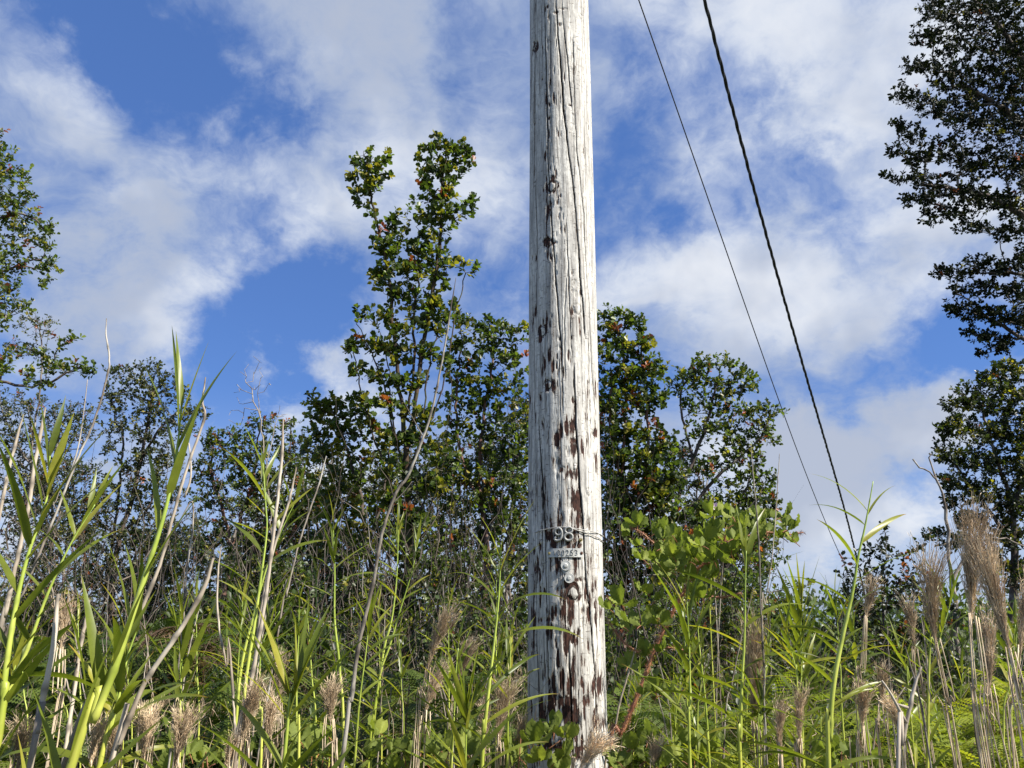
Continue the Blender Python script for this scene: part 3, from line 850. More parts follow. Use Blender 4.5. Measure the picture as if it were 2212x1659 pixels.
_single = {}
def make_single_leaf(root, base, dr, Nn, L, Wd, col):
    keyc = (int(min(3, col[0] / .05)), int(min(3, col[1] / .06)))
    if keyc not in _single:
        mbx = MB(); small_leaves(mbx, np.zeros((1, 3)), np.array([[1.0, 0, 0]]), np.array([[0, 0, 1.0]]), np.array([1.0]), np.array([.33]), np.array([col]), fold=.28)
        _single[keyc] = mbx.mesh('leaf', M_LEAF)
    d = Vector(dr).normalized(); s = Vector(Nn).cross(d).normalized(); u = d.cross(s)
    o = link('leaf', _single[keyc], root)
    M = Matrix((d, s, u)).transposed().to_4x4()
    sc_ = Matrix.Diagonal((L, Wd / .33, Wd / .33, 1))
    o.matrix_local = Matrix.Translation(Vector(base)) @ M @ sc_
    return o

# --- the tall two-topped tree left of the pole
tree('ohia_tree', 'tall slender two-topped tree with glossy rounded leaves, just left of the pole', 'tree',
     [[(878, 1330), (884, 1200), (881, 1060), (874, 930), (862, 820), (850, 710), (842, 610), (818, 500), (800, 410), (792, 350)],
      [(879, 980), (898, 870), (914, 750), (934, 640), (950, 520), (956, 410), (962, 330)],
      [(880, 1050), (850, 930), (828, 830), (800, 760), (770, 700)],
      [(881, 1010), (935, 900), (968, 780), (985, 670), (1006, 590)],
      [(880, 900), (895, 790), (893, 690), (905, 600), (900, 520)],
      [(880, 1120), (835, 1020), (800, 920), (775, 830), (762, 750)], [(882, 1150), (930, 1050), (955, 960), (975, 870), (972, 790)], [(881, 1080), (862, 980), (845, 880), (838, 790), (822, 720)],
      [(882, 1060), (905, 960), (918, 860), (930, 770), (955, 680)], [(880, 1190), (850, 1110), (822, 1040), (800, 980)], [(896, 1330, .2), (905, 1220, .2), (920, 1130, .2), (950, 1050, .2), (965, 960, .2)]],
     [(775, 345, 16, 22), (800, 340, 20, 20), (832, 345, 12, 18), (785, 385, 26, 25), (815, 385, 22, 22), (790, 420, 18, 18), (805, 455, 10, 15), (775, 440, 8, 10),
      (925, 330, 22, 22), (960, 310, 25, 20), (995, 320, 22, 25), (1010, 345, 12, 20), (940, 365, 28, 22), (975, 370, 28, 22), (910, 395, 22, 15), (960, 410, 22, 20),
      (925, 440, 35, 25), (975, 450, 25, 22), (1010, 440, 20, 15), (1022, 432, 8, 8), (940, 480, 30, 22), (980, 480, 15, 15), (890, 480, 12, 15),
      (855, 470, 18, 18), (840, 500, 25, 20), (820, 530, 22, 22), (860, 530, 22, 20), (905, 520, 25, 22), (940, 540, 28, 22), (965, 560, 20, 18), (850, 580, 35, 25), (900, 580, 30, 25),
      (950, 600, 25, 22), (985, 575, 14, 14), (1022, 570, 10, 14), (820, 600, 18, 18), (860, 640, 30, 22), (910, 650, 32, 25), (950, 650, 25, 22), (790, 675, 18, 15), (830, 690, 25, 18),
      (880, 700, 35, 22), (940, 700, 25, 20), (970, 690, 12, 14), (755, 745, 12, 18), (775, 730, 14, 14), (820, 750, 28, 20), (870, 760, 30, 20), (920, 760, 22, 20), (765, 790, 10, 18), (805, 800, 22, 20),
      (850, 820, 25, 18), (900, 830, 22, 18), (960, 780, 14, 14), (835, 870, 22, 18), (880, 880, 20, 18), (925, 900, 28, 20), (885, 945, 30, 20), (840, 950, 22, 18), (940, 970, 28, 20), (860, 1010, 30, 22), (910, 1040, 32, 22), (850, 1080, 30, 22), (900, 1120, 32, 22), (950, 1050, 22, 20), (870, 1180, 35, 22), (790, 860, 22, 16)],
     7.0, leaf=.066, k=.62, bsc=1.35, leaf_w=.38, trunk_r=.062, pal='mid', odd=.16, red=.04, bark=M_BARK_MOSS, twig=M_TWIG, per=13, singles=300, seed=21, bare=.10)
tree('ohia_tree', 'low spreading leafy tree under the left side of the tall two-topped tree', 'tree',
     [[(802, 1330), (795, 1180), (775, 1060), (745, 960), (720, 890)], [(795, 1170), (830, 1060), (842, 960)], [(780, 1080), (715, 1020), (690, 950)]],
     [(675, 860, 18, 18), (700, 870, 35, 18), (735, 880, 30, 20), (765, 870, 25, 20), (790, 900, 28, 22), (690, 910, 30, 22), (740, 920, 40, 25), (800, 930, 35, 20), (838, 940, 26, 16), (700, 960, 40, 28),
      (760, 970, 40, 28), (820, 985, 30, 22), (720, 1020, 45, 28), (780, 1030, 40, 28), (840, 1040, 30, 25), (700, 1080, 40, 30), (760, 1090, 40, 30), (820, 1100, 40, 25), (730, 1140, 40, 30), (790, 1160, 40, 30), (850, 1150, 30, 25), (700,1190,35,25),(760,1220,40,25)],
     7.5, leaf=.062, k=.36, leaf_w=.38, trunk_r=.05, pal='bright', odd=.24, red=.03, per=13, seed=22, bare=.14, group=None)
tree('ohia_tree', 'dense leafy tree between the two-topped tree and the pole', 'tree',
     [[(1045, 1330), (1052, 1180), (1035, 1030), (1045, 900), (1062, 790), (1060, 720)], [(1048, 1120), (1000, 1000), (985, 880), (995, 760)], [(1100, 1330, .4), (1104, 1130, .4), (1088, 980, .4), (1100, 850, .4), (1120, 760, .4)]],
     [(990, 680, 18, 18), (1010, 700, 20, 18), (1045, 690, 16, 14), (1050, 720, 30, 22), (1090, 715, 25, 22), (1125, 720, 22, 25), (1000, 750, 35, 25), (1060, 770, 40, 25), (1115, 780, 30, 25), (975, 800, 25, 22), (1030, 820, 40, 28),
      (1095, 840, 40, 28), (975, 860, 25, 25), (1040, 880, 40, 28), (1110, 900, 35, 28), (985, 930, 30, 25), (1060, 950, 45, 28), (1120, 970, 30, 30), (980, 1000, 35, 25), (1040, 1020, 40, 30), (1105, 1050, 40, 30), (960, 1060, 35, 30),
      (1020, 1090, 40, 30), (1090, 1120, 40, 30), (960, 1140, 35, 30), (1030, 1170, 45, 30), (1110, 1190, 35, 30), (930,1210,35,30)],
     8.0, leaf=.060, k=.40, bare=.12, leaf_w=.38, trunk_r=.055, pal='mid', odd=.10, red=.04, per=13, seed=23, bark=M_BARK_RED)
# --- right of the pole
tree('ohia_tree', 'dense dark bushy tree with rusty red leaf tufts, right of the pole', 'tree',
     [[(1345, 1330), (1350, 1180), (1345, 1020), (1350, 880), (1345, 760), (1330, 700)], [(1350, 1150), (1395, 1020), (1400, 880), (1385, 760)], [(1347, 1060), (1320, 930), (1322, 800)]],
     [(1315, 690, 22, 25), (1345, 680, 18, 16), (1368, 690, 16, 12), (1320, 740, 30, 28), (1360, 745, 30, 20), (1388, 715, 14, 20), (1390, 750, 22, 20), (1330, 800, 38, 28), (1385, 800, 32, 28), (1420, 795, 20, 22), (1330, 860, 40, 30), (1390, 860, 35, 28), (1425, 850, 16, 18),
      (1320, 920, 32, 30), (1375, 920, 40, 28), (1330, 980, 40, 32), (1390, 985, 45, 30), (1440, 960, 25, 22), (1340, 1050, 45, 32), (1400, 1055, 45, 32), (1450, 1030, 30, 25), (1340, 1120, 45, 35), (1400, 1130, 45, 35), (1450, 1100, 35, 30), (1340, 1190, 40, 30), (1400, 1200, 45, 30), (1455, 1170, 35, 30), (1340,1260,35,30),(1400,1270,40,28),(1460,1240,35,28)],
     8.0, leaf=.060, k=.58, bare=.08, leaf_w=.38, trunk_r=.06, pal='mid', odd=.09, red=.07, per=14, seed=24, bark=M_BARK_RED)
tree('ohia_tree', 'open round-headed tree with curving branches, right of the pole behind the wires', 'tree',
     [[(1395, 1340), (1425, 1200), (1452, 1130), (1500, 1085), (1550, 1030), (1600, 985), (1640, 950), (1660, 900)], [(1440, 1150), (1475, 1050), (1505, 975), (1530, 900), (1548, 830)], [(1500, 1000), (1478, 920), (1470, 850), (1500, 800)],
      [(1560, 1330), (1572, 1200), (1590, 1110), (1612, 1050), (1640, 1010)], [(1640, 1320, .4), (1650, 1220, .4), (1655, 1130, .4), (1660, 1070, .4)]],
     [(1490, 800, 28, 16), (1525, 785, 28, 18), (1570, 780, 18, 12), (1475, 830, 22, 18), (1520, 825, 30, 18), (1560, 830, 18, 16), (1600, 800, 20, 16), (1622, 825, 18, 14), (1590, 840, 25, 16), (1545, 870, 30, 20), (1495, 870, 25, 18), (1640, 880, 22, 14), (1675, 890, 20, 12), (1640, 915, 28, 16),
      (1600, 890, 26, 18), (1560, 920, 30, 22), (1510, 930, 25, 20), (1612, 950, 28, 22), (1575, 970, 28, 22), (1625, 990, 22, 18), (1665, 945, 16, 14), (1655, 1035, 20, 18), (1600, 1030, 32, 22), (1540, 1010, 30, 22), (1630, 1075, 30, 22), (1670, 1085, 16, 18), (1570, 1080, 35, 25), (1510, 1110, 30, 25), (1650, 1120, 30, 22),
      (1600, 1130, 32, 24), (1545, 1150, 35, 25), (1640, 1170, 30, 20), (1580, 1200, 35, 25), (1510,1190,30,25),(1640,1230,30,20),(1540,1250,35,25),(1600,1270,35,20)],
     9.0, leaf=.056, k=.46, trunk_r=.06, pal='mid', odd=.10, red=.04, per=12, seed=25, bark=M_BARK)
# --- far right
tree('ohia_tree', 'very tall dark tree towering out of the top right corner', 'tree',
     [[(2420, 1400), (2400, 900), (2350, 500), (2300, 200), (2280, -100), (2260, -300)], [(2390, 860), (2250, 760), (2160, 700), (2090, 660)], [(2360, 600), (2230, 480), (2120, 420), (2000, 400)], [(2330, 380), (2200, 260), (2080, 180)], [(2300, 260), (2160, 60), (2060, -40)], [(2380, 700), (2230, 600), (2130, 590)]],
     [(2020, -40, 50, 40), (2040, 20, 60, 40), (2120, 20, 60, 50), (2190, 40, 50, 60), (1995, 75, 35, 25), (2070, 90, 60, 40), (2150, 110, 60, 50), (2200, 140, 40, 60), (1975, 140, 35, 22), (2040, 155, 50, 40), (2110, 180, 60, 45), (2180, 200, 50, 50),
      (1955, 200, 30, 25), (2010, 220, 50, 35), (2080, 245, 60, 40), (2160, 280, 60, 40), (1935, 265, 20, 12), (1965, 285, 30, 25), (1935, 325, 25, 14), (1985, 340, 40, 25), (2050, 320, 50, 35), (2120, 350, 60, 35), (1915, 375, 18, 8), (1945, 385, 25, 12), (2000, 385, 40, 22), (2190, 360, 40, 40),
      (1965, 430, 25, 16), (2010, 430, 40, 25), (2070, 400, 50, 30), (2010, 470, 25, 14), (2060, 455, 40, 22), (2120, 430, 45, 30), (2180, 440, 35, 35), (2100, 490, 40, 18), (2170, 500, 40, 20), (2030, 585, 25, 14), (2070, 590, 30, 18), (2110, 570, 30, 22), (2160, 575, 35, 25), (2070, 625, 22, 14), (2120, 620, 35, 20), (2180, 630, 35, 22),
      (2060, 665, 22, 20), (2100, 670, 32, 22), (2150, 680, 35, 22), (2200, 690, 30, 25), (2090, 715, 22, 14), (2130, 730, 32, 18), (2120, 765, 14, 12), (2170, 745, 35, 18), (2240, 300, 40, 250), (2230, 600, 40, 150)],
     12.0, leaf=.078, k=1.05, bsc=1.12, trunk_r=.24, pal='dark', odd=.02, red=.01, per=13, seed=26, depth=.9, simple=True, leafmat=M_LEAF_PAINTED_SHADE)
tree('ohia_tree', 'rounded green tree at the right edge, beneath the very tall dark tree', 'tree',
     [[(2180, 1400), (2190, 1250), (2185, 1100), (2150, 980), (2120, 880)], [(2188, 1180), (2120, 1080), (2060, 1000)], [(2190, 1100), (2230, 950), (2210, 820)]],
     [(2170, 790, 30, 18), (2200, 800, 25, 25), (2130, 820, 30, 22), (2180, 840, 40, 30), (2085, 850, 30, 22), (2050, 875, 22, 14), (2120, 870, 40, 25), (2180, 890, 40, 30), (2040, 925, 22, 18), (2080, 920, 35, 28), (2140, 935, 45, 30), (2200, 950, 35, 35), (2035, 975, 22, 22), (2080, 985, 35, 28), (2140, 1000, 45, 32), (2200, 1020, 35, 35),
      (2060, 1040, 35, 22), (2120, 1060, 45, 30), (2185, 1090, 40, 35), (2050, 1080, 20, 18), (2015, 1150, 22, 14), (2100, 1120, 40, 25), (2170, 1160, 40, 35), (2060, 1170, 30, 20), (2130, 1210, 45, 30), (2200, 1240, 30, 35), (2250, 1000, 40, 200)],
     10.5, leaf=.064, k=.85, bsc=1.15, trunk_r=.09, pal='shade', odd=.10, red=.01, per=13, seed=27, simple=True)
# --- left
tree('ohia_tree', 'sparse sunlit tree reaching in from the left edge with one red blossom', 'tree',
     [[(-160, 1400), (-150, 1100), (-120, 850), (-100, 600), (-60, 400), (-20, 300)], [(-115, 900), (-20, 830), (50, 835), (110, 825), (170, 795), (200, 795)], [(-100, 700), (-30, 610), (40, 570), (90, 560)], [(-80, 560), (-10, 480), (50, 460), (100, 500)], [(-110, 760), (-40, 690), (30, 680)]],
     [(5, 285, 8, 10), (10, 320, 20, 16), (5, 360, 22, 20), (40, 368, 25, 14), (60, 378, 12, 10), (20, 410, 35, 20), (60, 420, 16, 12), (10, 450, 30, 20), (55, 450, 25, 14), (30, 490, 35, 18), (80, 480, 22, 14), (105, 490, 16, 14), (15, 530, 30, 18), (65, 525, 22, 14), (100, 520, 22, 14), (85, 570, 30, 14), (112, 575, 14, 14), (20, 575, 30, 20),
      (98, 605, 14, 20), (20, 625, 30, 18), (40, 660, 28, 16), (10, 690, 22, 14), (-60, 400, 50, 80), (-60, 600, 60, 100), (30, 760, 22, 14), (5, 790, 16, 22), (95, 760, 22, 14), (130, 735, 18, 10), (155, 725, 14, 10), (110, 790, 25, 16), (140, 790, 22, 14), (175, 790, 18, 12), (198, 800, 14, 12), (60, 800, 22, 14), (85, 830, 20, 12)],
     7.5, leaf=.052, k=.36, trunk_r=.07, pal='bright', odd=.12, red=.03, per=12, singles=150, seed=28, bark=M_BARK)
tree('scrub_tree', 'fine twiggy grey-green tree at the left edge, below the sparse sunlit one', 'tree',
     [[(30, 1380), (40, 1200), (60, 1050), (70, 950), (60, 870)], [(45, 1150), (110, 1020), (130, 900)], [(60, 1000), (10, 900), (-20, 820)], [(70, 960), (90, 800), (85, 700)]],
     [(20, 870, 40, 28), (80, 880, 35, 25), (130, 890, 35, 22), (170, 890, 28, 22), (15, 930, 40, 30), (75, 940, 45, 28), (140, 940, 40, 28), (190, 920, 25, 25), (20, 1000, 40, 35), (90, 1010, 45, 30), (150, 1010, 30, 30), (30, 1070, 45, 35), (110, 1080, 40, 35), (50, 1140, 50, 35), (120, 1150, 35, 30), (30, 1220, 50, 35), (110, 1230, 45, 35), (80, 700, 40, 20), (60, 750, 40, 20), (120, 1300, 50, 30), (30, 1300, 45, 30)],
     9.5, leaf=.042, k=.36, trunk_r=.05, pal='grey', odd=.06, red=.05, per=9, seed=29, bark=M_TWIG, bare=.25, simple=True)
tree('ohia_tree', 'grey-green tree with domed crown and forked trunk, in open sky on the left', 'tree',
     [[(236, 1400), (245, 1250), (262, 1150), (290, 1060), (305, 980), (322, 900), (335, 830)], [(300, 1000), (350, 920), (400, 880)], [(215, 1380, .3), (240, 1200, .3), (255, 1080, .3), (266, 960, .3), (262, 880, .3)], [(262, 1150), (320, 1100), (350, 1020)]],
     [(250, 800, 22, 12), (290, 800, 22, 14), (330, 795, 25, 14), (365, 815, 22, 14), (260, 840, 28, 18), (310, 830, 35, 18), (355, 850, 30, 18), (390, 850, 18, 14), (240, 870, 22, 18), (310, 880, 40, 22), (370, 890, 35, 18), (420, 885, 22, 12), (440, 890, 14, 10), (240, 915, 25, 18), (290, 930, 30, 22), (350, 930, 35, 22), (400, 920, 25, 14),
      (330, 980, 35, 22), (370, 1000, 25, 22), (235, 970, 14, 18), (280, 1000, 25, 25), (330, 1040, 35, 25), (380, 1060, 22, 22), (225, 1050, 28, 25), (280, 1070, 30, 28), (340, 1110, 35, 25), (215, 1110, 28, 28), (270, 1150, 35, 28), (330, 1180, 35, 25), (380, 1150, 25, 20), (215, 1190, 30, 28), (280, 1220, 40, 25), (240, 1260, 35, 22), (330,1240,35,22),(180,1150,20,20),(190,1240,30,25),(375,1220,25,20)],
     10.5, leaf=.056, k=.42, trunk_r=.075, pal='grey', odd=.08, red=.02, per=11, seed=30, simple=True)
tree('ohia_tree', 'dark-trunked crooked tree between the domed tree and the two-topped tree', 'tree',
     [[(470, 1350), (492, 1250), (500, 1180), (522, 1110), (545, 1050), (555, 980), (560, 920)], [(512, 1300, .2), (540, 1220, .2), (566, 1150, .2), (598, 1070, .2), (622, 985, .2), (628, 930, .2)], [(500, 1180), (478, 1090), (455, 1020), (460, 960)], [(566, 1140), (640, 1090), (660, 1010)]],
     [(450, 950, 22, 18), (480, 945, 25, 18), (520, 940, 25, 18), (560, 910, 22, 14), (590, 920, 25, 18), (625, 915, 18, 12), (650, 950, 22, 20), (480, 985, 35, 22), (530, 985, 35, 22), (585, 970, 35, 22), (630, 990, 25, 22), (440, 1020, 25, 22), (490, 1040, 35, 25), (545, 1030, 35, 25), (600, 1030, 35, 25), (650, 1040, 28, 25), (450, 1080, 30, 22), (520, 1090, 35, 22), (590, 1090, 40, 25), (650, 1110, 35, 28),
      (470, 1140, 30, 22), (610, 1150, 40, 28), (540, 1150, 30, 20), (665, 1170, 25, 25), (440, 1180, 25, 20), (590, 1210, 40, 25), (650,1240,35,25),(520,1230,35,20)],
     9.0, leaf=.054, k=.44, trunk_r=.055, pal='mid', odd=.07, red=.06, per=12, seed=31, bark=M_BARK_RED, simple=True)
tree('bare_tree', 'leafless grey sapling with fine forked twigs above the crooked tree', 'dead tree',
     [[(590, 1330), (588, 1150), (575, 1000), (562, 900), (556, 850)], [(562, 900), (540, 840), (530, 820)], [(575, 1000), (600, 900)]],
     [(545, 800, 25, 25), (555, 840, 25, 20), (520, 860, 18, 25), (515, 900, 18, 20), (600, 890, 10, 25), (610, 900, 16, 14)], 8.6, k=.16, leaf=.05, trunk_r=.014, twig_r=.0025, per=0, seed=32, bark=M_DEAD, twig=M_DEAD, kink=.05)
tree('dead_tree', 'bare dead trunk with a forked top standing left of the rounded green tree', 'dead tree',
     [[(2068, 1400), (2060, 1280), (2050, 1190), (2046, 1120), (2038, 1070), (2020, 1030), (2010, 990), (2008, 980)], [(2024, 1040), (2008, 1020), (1985, 1010), (1972, 992)], [(2060, 1250), (2100, 1180), (2160, 1160), (2212, 1180)]],
     [(2040, 1090, 5, 5), (2110, 1170, 20, 12)], 7.0, k=.1, leaf=.05, trunk_r=.035, twig_r=.009, per=0, seed=33, bark=M_DEAD, twig=M_DEAD, kink=.03)
tree('sapling', 'thin dark sapling against the bright cloud right of the tall green cane', 'sapling',
     [[(1905, 1480), (1908, 1350), (1912, 1230), (1908, 1140)], [(1908, 1380), (1870, 1290), (1840, 1270)], [(1909, 1340), (1960, 1270), (1985, 1220)]],
     [(1910, 1140, 14, 12), (1905, 1175, 25, 18), (1880, 1200, 30, 16), (1930, 1200, 30, 18), (1835, 1205, 16, 10), (1860, 1240, 35, 18), (1910, 1250, 35, 25), (1955, 1240, 30, 22), (1830, 1280, 30, 20), (1880, 1300, 40, 25), (1940, 1300, 40, 28), (1990, 1280, 30, 28), (1850, 1350, 45, 28), (1920, 1370, 45, 28), (1990, 1360, 40, 30), (2040, 1330, 30, 30), (1980, 1180, 18, 14)],
     6.0, leaf=.045, k=.26, trunk_r=.014, twig_r=.0016, pal='dark', odd=.05, red=.05, per=9, seed=34, leaf_w=.30)
thk = [(330, 1120, 11.2, 'slim many-stemmed tree low behind the domed grey-green tree'), (845, 1080, 8.6, 'slim many-stemmed tree directly behind the mossy foot of the two-topped tree'), (590, 1060, 10.0, 'slim many-stemmed tree right behind the leafless sapling'), (640, 960, 9.6, 'slim many-stemmed tree behind the crooked tree'), (905, 940, 9.4, 'slim many-stemmed tree tangled behind the foot of the two-topped tree'), (1150, 860, 9.8, 'slim many-stemmed tree showing at the left edge of the pole'),
       (1290, 880, 9.9, 'slim many-stemmed tree peeping past the right edge of the pole'), (1470, 960, 9.8, 'slim many-stemmed tree between the dark bushy tree and the open round-headed one'), (1575, 1090, 10.2, 'slim many-stemmed tree under the open round-headed tree'),
       (150, 1010, 10.4, 'slim many-stemmed tree behind the twiggy grey-green one'), (760, 1010, 9.6, 'slim many-stemmed tree behind the low spreading tree'), (1030, 960, 9.9, 'slim many-stemmed tree behind the dense leafy one by the pole'), (480, 1130, 10.6, 'slim many-stemmed tree low behind the crooked trunks')]
for q, (sx, sy, sd, lb) in enumerate(thk):
    rg = np.random.default_rng(400 + q)
    lim = []
    for z_ in range(5):
        x1 = sx + rg.uniform(-60, 60); x2 = x1 + rg.uniform(-30, 30)
        lim.append([(x1, 1370, rg.uniform(-.4, .4)), (x1 + rg.uniform(-12, 12), 1230, 0), ((x1 + x2) / 2 + rg.uniform(-14, 14), (1230 + sy) / 2, 0), (x2, sy + rg.uniform(0, 80), 0)])
    bl = [(sx + rg.normal(0, 48), sy + rg.random() ** 1.1 * 360, rg.uniform(16, 30), rg.uniform(14, 24), rg.uniform(-.5, .5)) for z_ in range(38)]
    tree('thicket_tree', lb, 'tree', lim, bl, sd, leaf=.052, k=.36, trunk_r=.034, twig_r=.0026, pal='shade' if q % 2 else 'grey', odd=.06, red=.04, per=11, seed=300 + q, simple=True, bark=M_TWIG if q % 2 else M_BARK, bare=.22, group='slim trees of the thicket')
# --- undergrowth shrubs that close the lower band
shr = [(60, 1350, 8.5, 'fine-leaved dark shrub at the left edge behind the fern bank'), (400, 1290, 9.5, 'dark shrub beneath the forked trunk and the crooked tree'), (560, 1330, 7.2, 'shadowy shrub behind the leaning grey dead canes'),
       (700, 1330, 6.8, 'shadowy leafy shrub under the low spreading tree'), (850, 1350, 6.6, 'shadowy shrub at the foot of the two-topped tree'), (1000, 1340, 6.8, 'shadowy shrub behind the bright cane left of the pole'),
       (1110, 1330, 7.2, 'shadowy shrub half hidden by the left edge of the pole'), (1360, 1380, 6.2, 'dark shrub behind the bramble close to the right of the pole'), (1480, 1370, 6.6, 'dark shrub behind the upper bramble stem'), (1610, 1360, 7.0, 'dark shrub behind the slender cane with arching leaves'),
       (1730, 1370, 7.5, 'low dark shrub under the wires where they drop out of sight'), (1860, 1420, 6.5, 'low dark shrub below the thin sapling'), (2000, 1420, 6.5, 'low dark shrub left of the big dry plume'), (2140, 1400, 7.0, 'dark shrub behind the big dry plumes at the right edge'), (240, 1340, 10.0, 'distant dark shrub beyond the fern bank')]
for q, (sx, sy, sd, lb) in enumerate(shr):
    rg = np.random.default_rng(100 + q)
    top = sy - (150 if 300 < sx < 1640 else (110 if sx <= 300 else 35))
    bl = []
    for z_ in range(38):
        bl.append((sx + rg.uniform(-105, 105), top + rg.uniform(0, 1) ** .9 * 400, rg.uniform(22, 42), rg.uniform(18, 30), rg.uniform(-.5, .5)))
    lim = [[(sx, sy + 180), (sx + rg.uniform(-10, 10), sy + 60), (sx + rg.uniform(-20, 20), top)]]
    for z_ in range(3):
        x1 = sx + rg.uniform(-80, 80)
        lim.append([(x1, sy + 200, rg.uniform(-.4, .4)), (x1 + rg.uniform(-12, 12), sy + 50, 0), (x1 + rg.uniform(-25, 25), top + rg.uniform(-120, 20) if 300 < sx < 1640 else top + 20, 0)])
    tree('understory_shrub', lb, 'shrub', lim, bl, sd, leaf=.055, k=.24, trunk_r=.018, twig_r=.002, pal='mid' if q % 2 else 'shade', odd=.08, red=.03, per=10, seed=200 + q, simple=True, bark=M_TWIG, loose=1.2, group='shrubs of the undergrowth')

# ------------------------------------------------------------------ far scrub, closing the view beyond the trees
rg = np.random.default_rng(77)
mbx = MB()
mF = 26000
yy = rg.uniform(10.5, 34, mF); ang = rg.uniform(-46, 46, mF); xx = np.tan(np.radians(ang)) * yy
hgt = 1.15 + .35 * np.sin(xx * .55 + yy * .2) + .25 * np.sin(xx * 1.3 + 2) + .02 * yy
zz_ = ground_z(xx, yy) + hgt * rg.random(mF) ** .6
dr = nrm(rg.normal(0, 1, (mF, 3)) + np.array([0, 0, .8]))
cs = np.array(PALETTE['mid'])[rg.integers(0, 3, mF)] * rg.uniform(.6, 1.4, (mF, 1))
small_leaves(mbx, np.stack([xx, yy, zz_], -1), dr, nrm(rg.normal(0, .5, (mF, 3)) + np.array([0, 0, 1])), rg.uniform(.10, .22, mF), rg.uniform(.03, .07, mF), cs, quads=False)
link('far_scrub', mbx.mesh('far_scrub', M_LEAF), kind='stuff', label='low green scrub far behind the trees', cat='scrub')

# ------------------------------------------------------------------ green canes (reed-like orchid stems)
def leaf_strip(curv, vfold=.25, wprof=None, seg=9, twist=0.0):
    """unit leaf along +X, arching down, width along Y"""
    t = np.linspace(0, 1, seg + 1)
    ang = -curv * t ** 1.3
    dx = np.cos(ang); dz = np.sin(ang)
    x = np.concatenate([[0], np.cumsum((dx[1:] + dx[:-1]) / 2 / seg)]); z = np.concatenate([[0], np.cumsum((dz[1:] + dz[:-1]) / 2 / seg)])
    wd = np.sin(np.clip(t * 1.02, 0, 1) ** .55 * math.pi) ** .8 * .9 + .22 * (1 - t)
    wd = np.clip(wd, 0.02, None) * .040; wd[-1] = .0004
    tw = twist * t
    v = []
    for q in range(seg + 1):
        for sgn in (-1, 0, 1):
            y = sgn * wd[q]; up = abs(sgn) * wd[q] * vfold
            yy_ = y * math.cos(tw[q]) - up * math.sin(tw[q]); uu = y * math.sin(tw[q]) + up * math.cos(tw[q])
            v.append((x[q] - dz[q] * uu, yy_, z[q] + dx[q] * uu))
    v = np.array(v)
    f = []
    for q in range(seg):
        for c_ in (0, 1):
            a_ = q * 3 + c_; f.append([a_, a_ + 1, a_ + 4, a_ + 3])
    return v, np.array(f), t
LEAFM = []
for q, cv in enumerate((.05, .25, .5, .8, 1.15, 1.6, 2.2)):
    for tw in (0, .9):
        v, f, t_ = leaf_strip(cv, twist=tw)
        g = .85 + .15 * t_; tipb = np.clip((t_ - .86) / .1, 0, 1) * (1 if cv > .3 else .3); col_ = np.repeat(np.stack([g + .18 * (1 - t_) + .5 * tipb, g + .06 * (1 - t_) - .35 * tipb, g - .3 * tipb], -1), 3, 0)
        mbx = MB(); mbx.add(v, [f], col_)
        LEAFM.append(mbx.mesh('leaf', M_CANE_LEAF))
def cane_leaf(root, base, az, elev, L, wid, curv, roll=0.0):
    ci = int(np.argmin([abs(curv - c_) for c_ in (.05, .25, .5, .8, 1.15, 1.6, 2.2)])) * 2 + random.randint(0, 1)
    o = link('leaf', LEAFM[ci], root)
    d = Vector((math.cos(az) * math.cos(elev), math.sin(az) * math.cos(elev), math.sin(elev)))
    s = Vector((-math.sin(az), math.cos(az), 0)); u = d.cross(s)
    M = Matrix((d, s, u)).transposed().to_4x4() @ Matrix.Rotation(roll, 4, 'X')
    o.matrix_local = Matrix.Translation(Vector(base)) @ M @ Matrix.Diagonal((L, L * wid, L, 1))
    return o

def to_ground(W):
    b = W[-1]; gz = float(ground_z(b[0], b[1])) - .04
    if b[2] > gz:
        dv = W[-1] - W[-2]; dv = dv / max(1e-6, -dv[2]) if dv[2] < -1e-3 else np.array([0, 0, -1.0])
        dv = np.array([dv[0] * .5, dv[1] * .5, -1.0])
        W = np.vstack([W, b + dv * (b[2] - gz)])
    return W

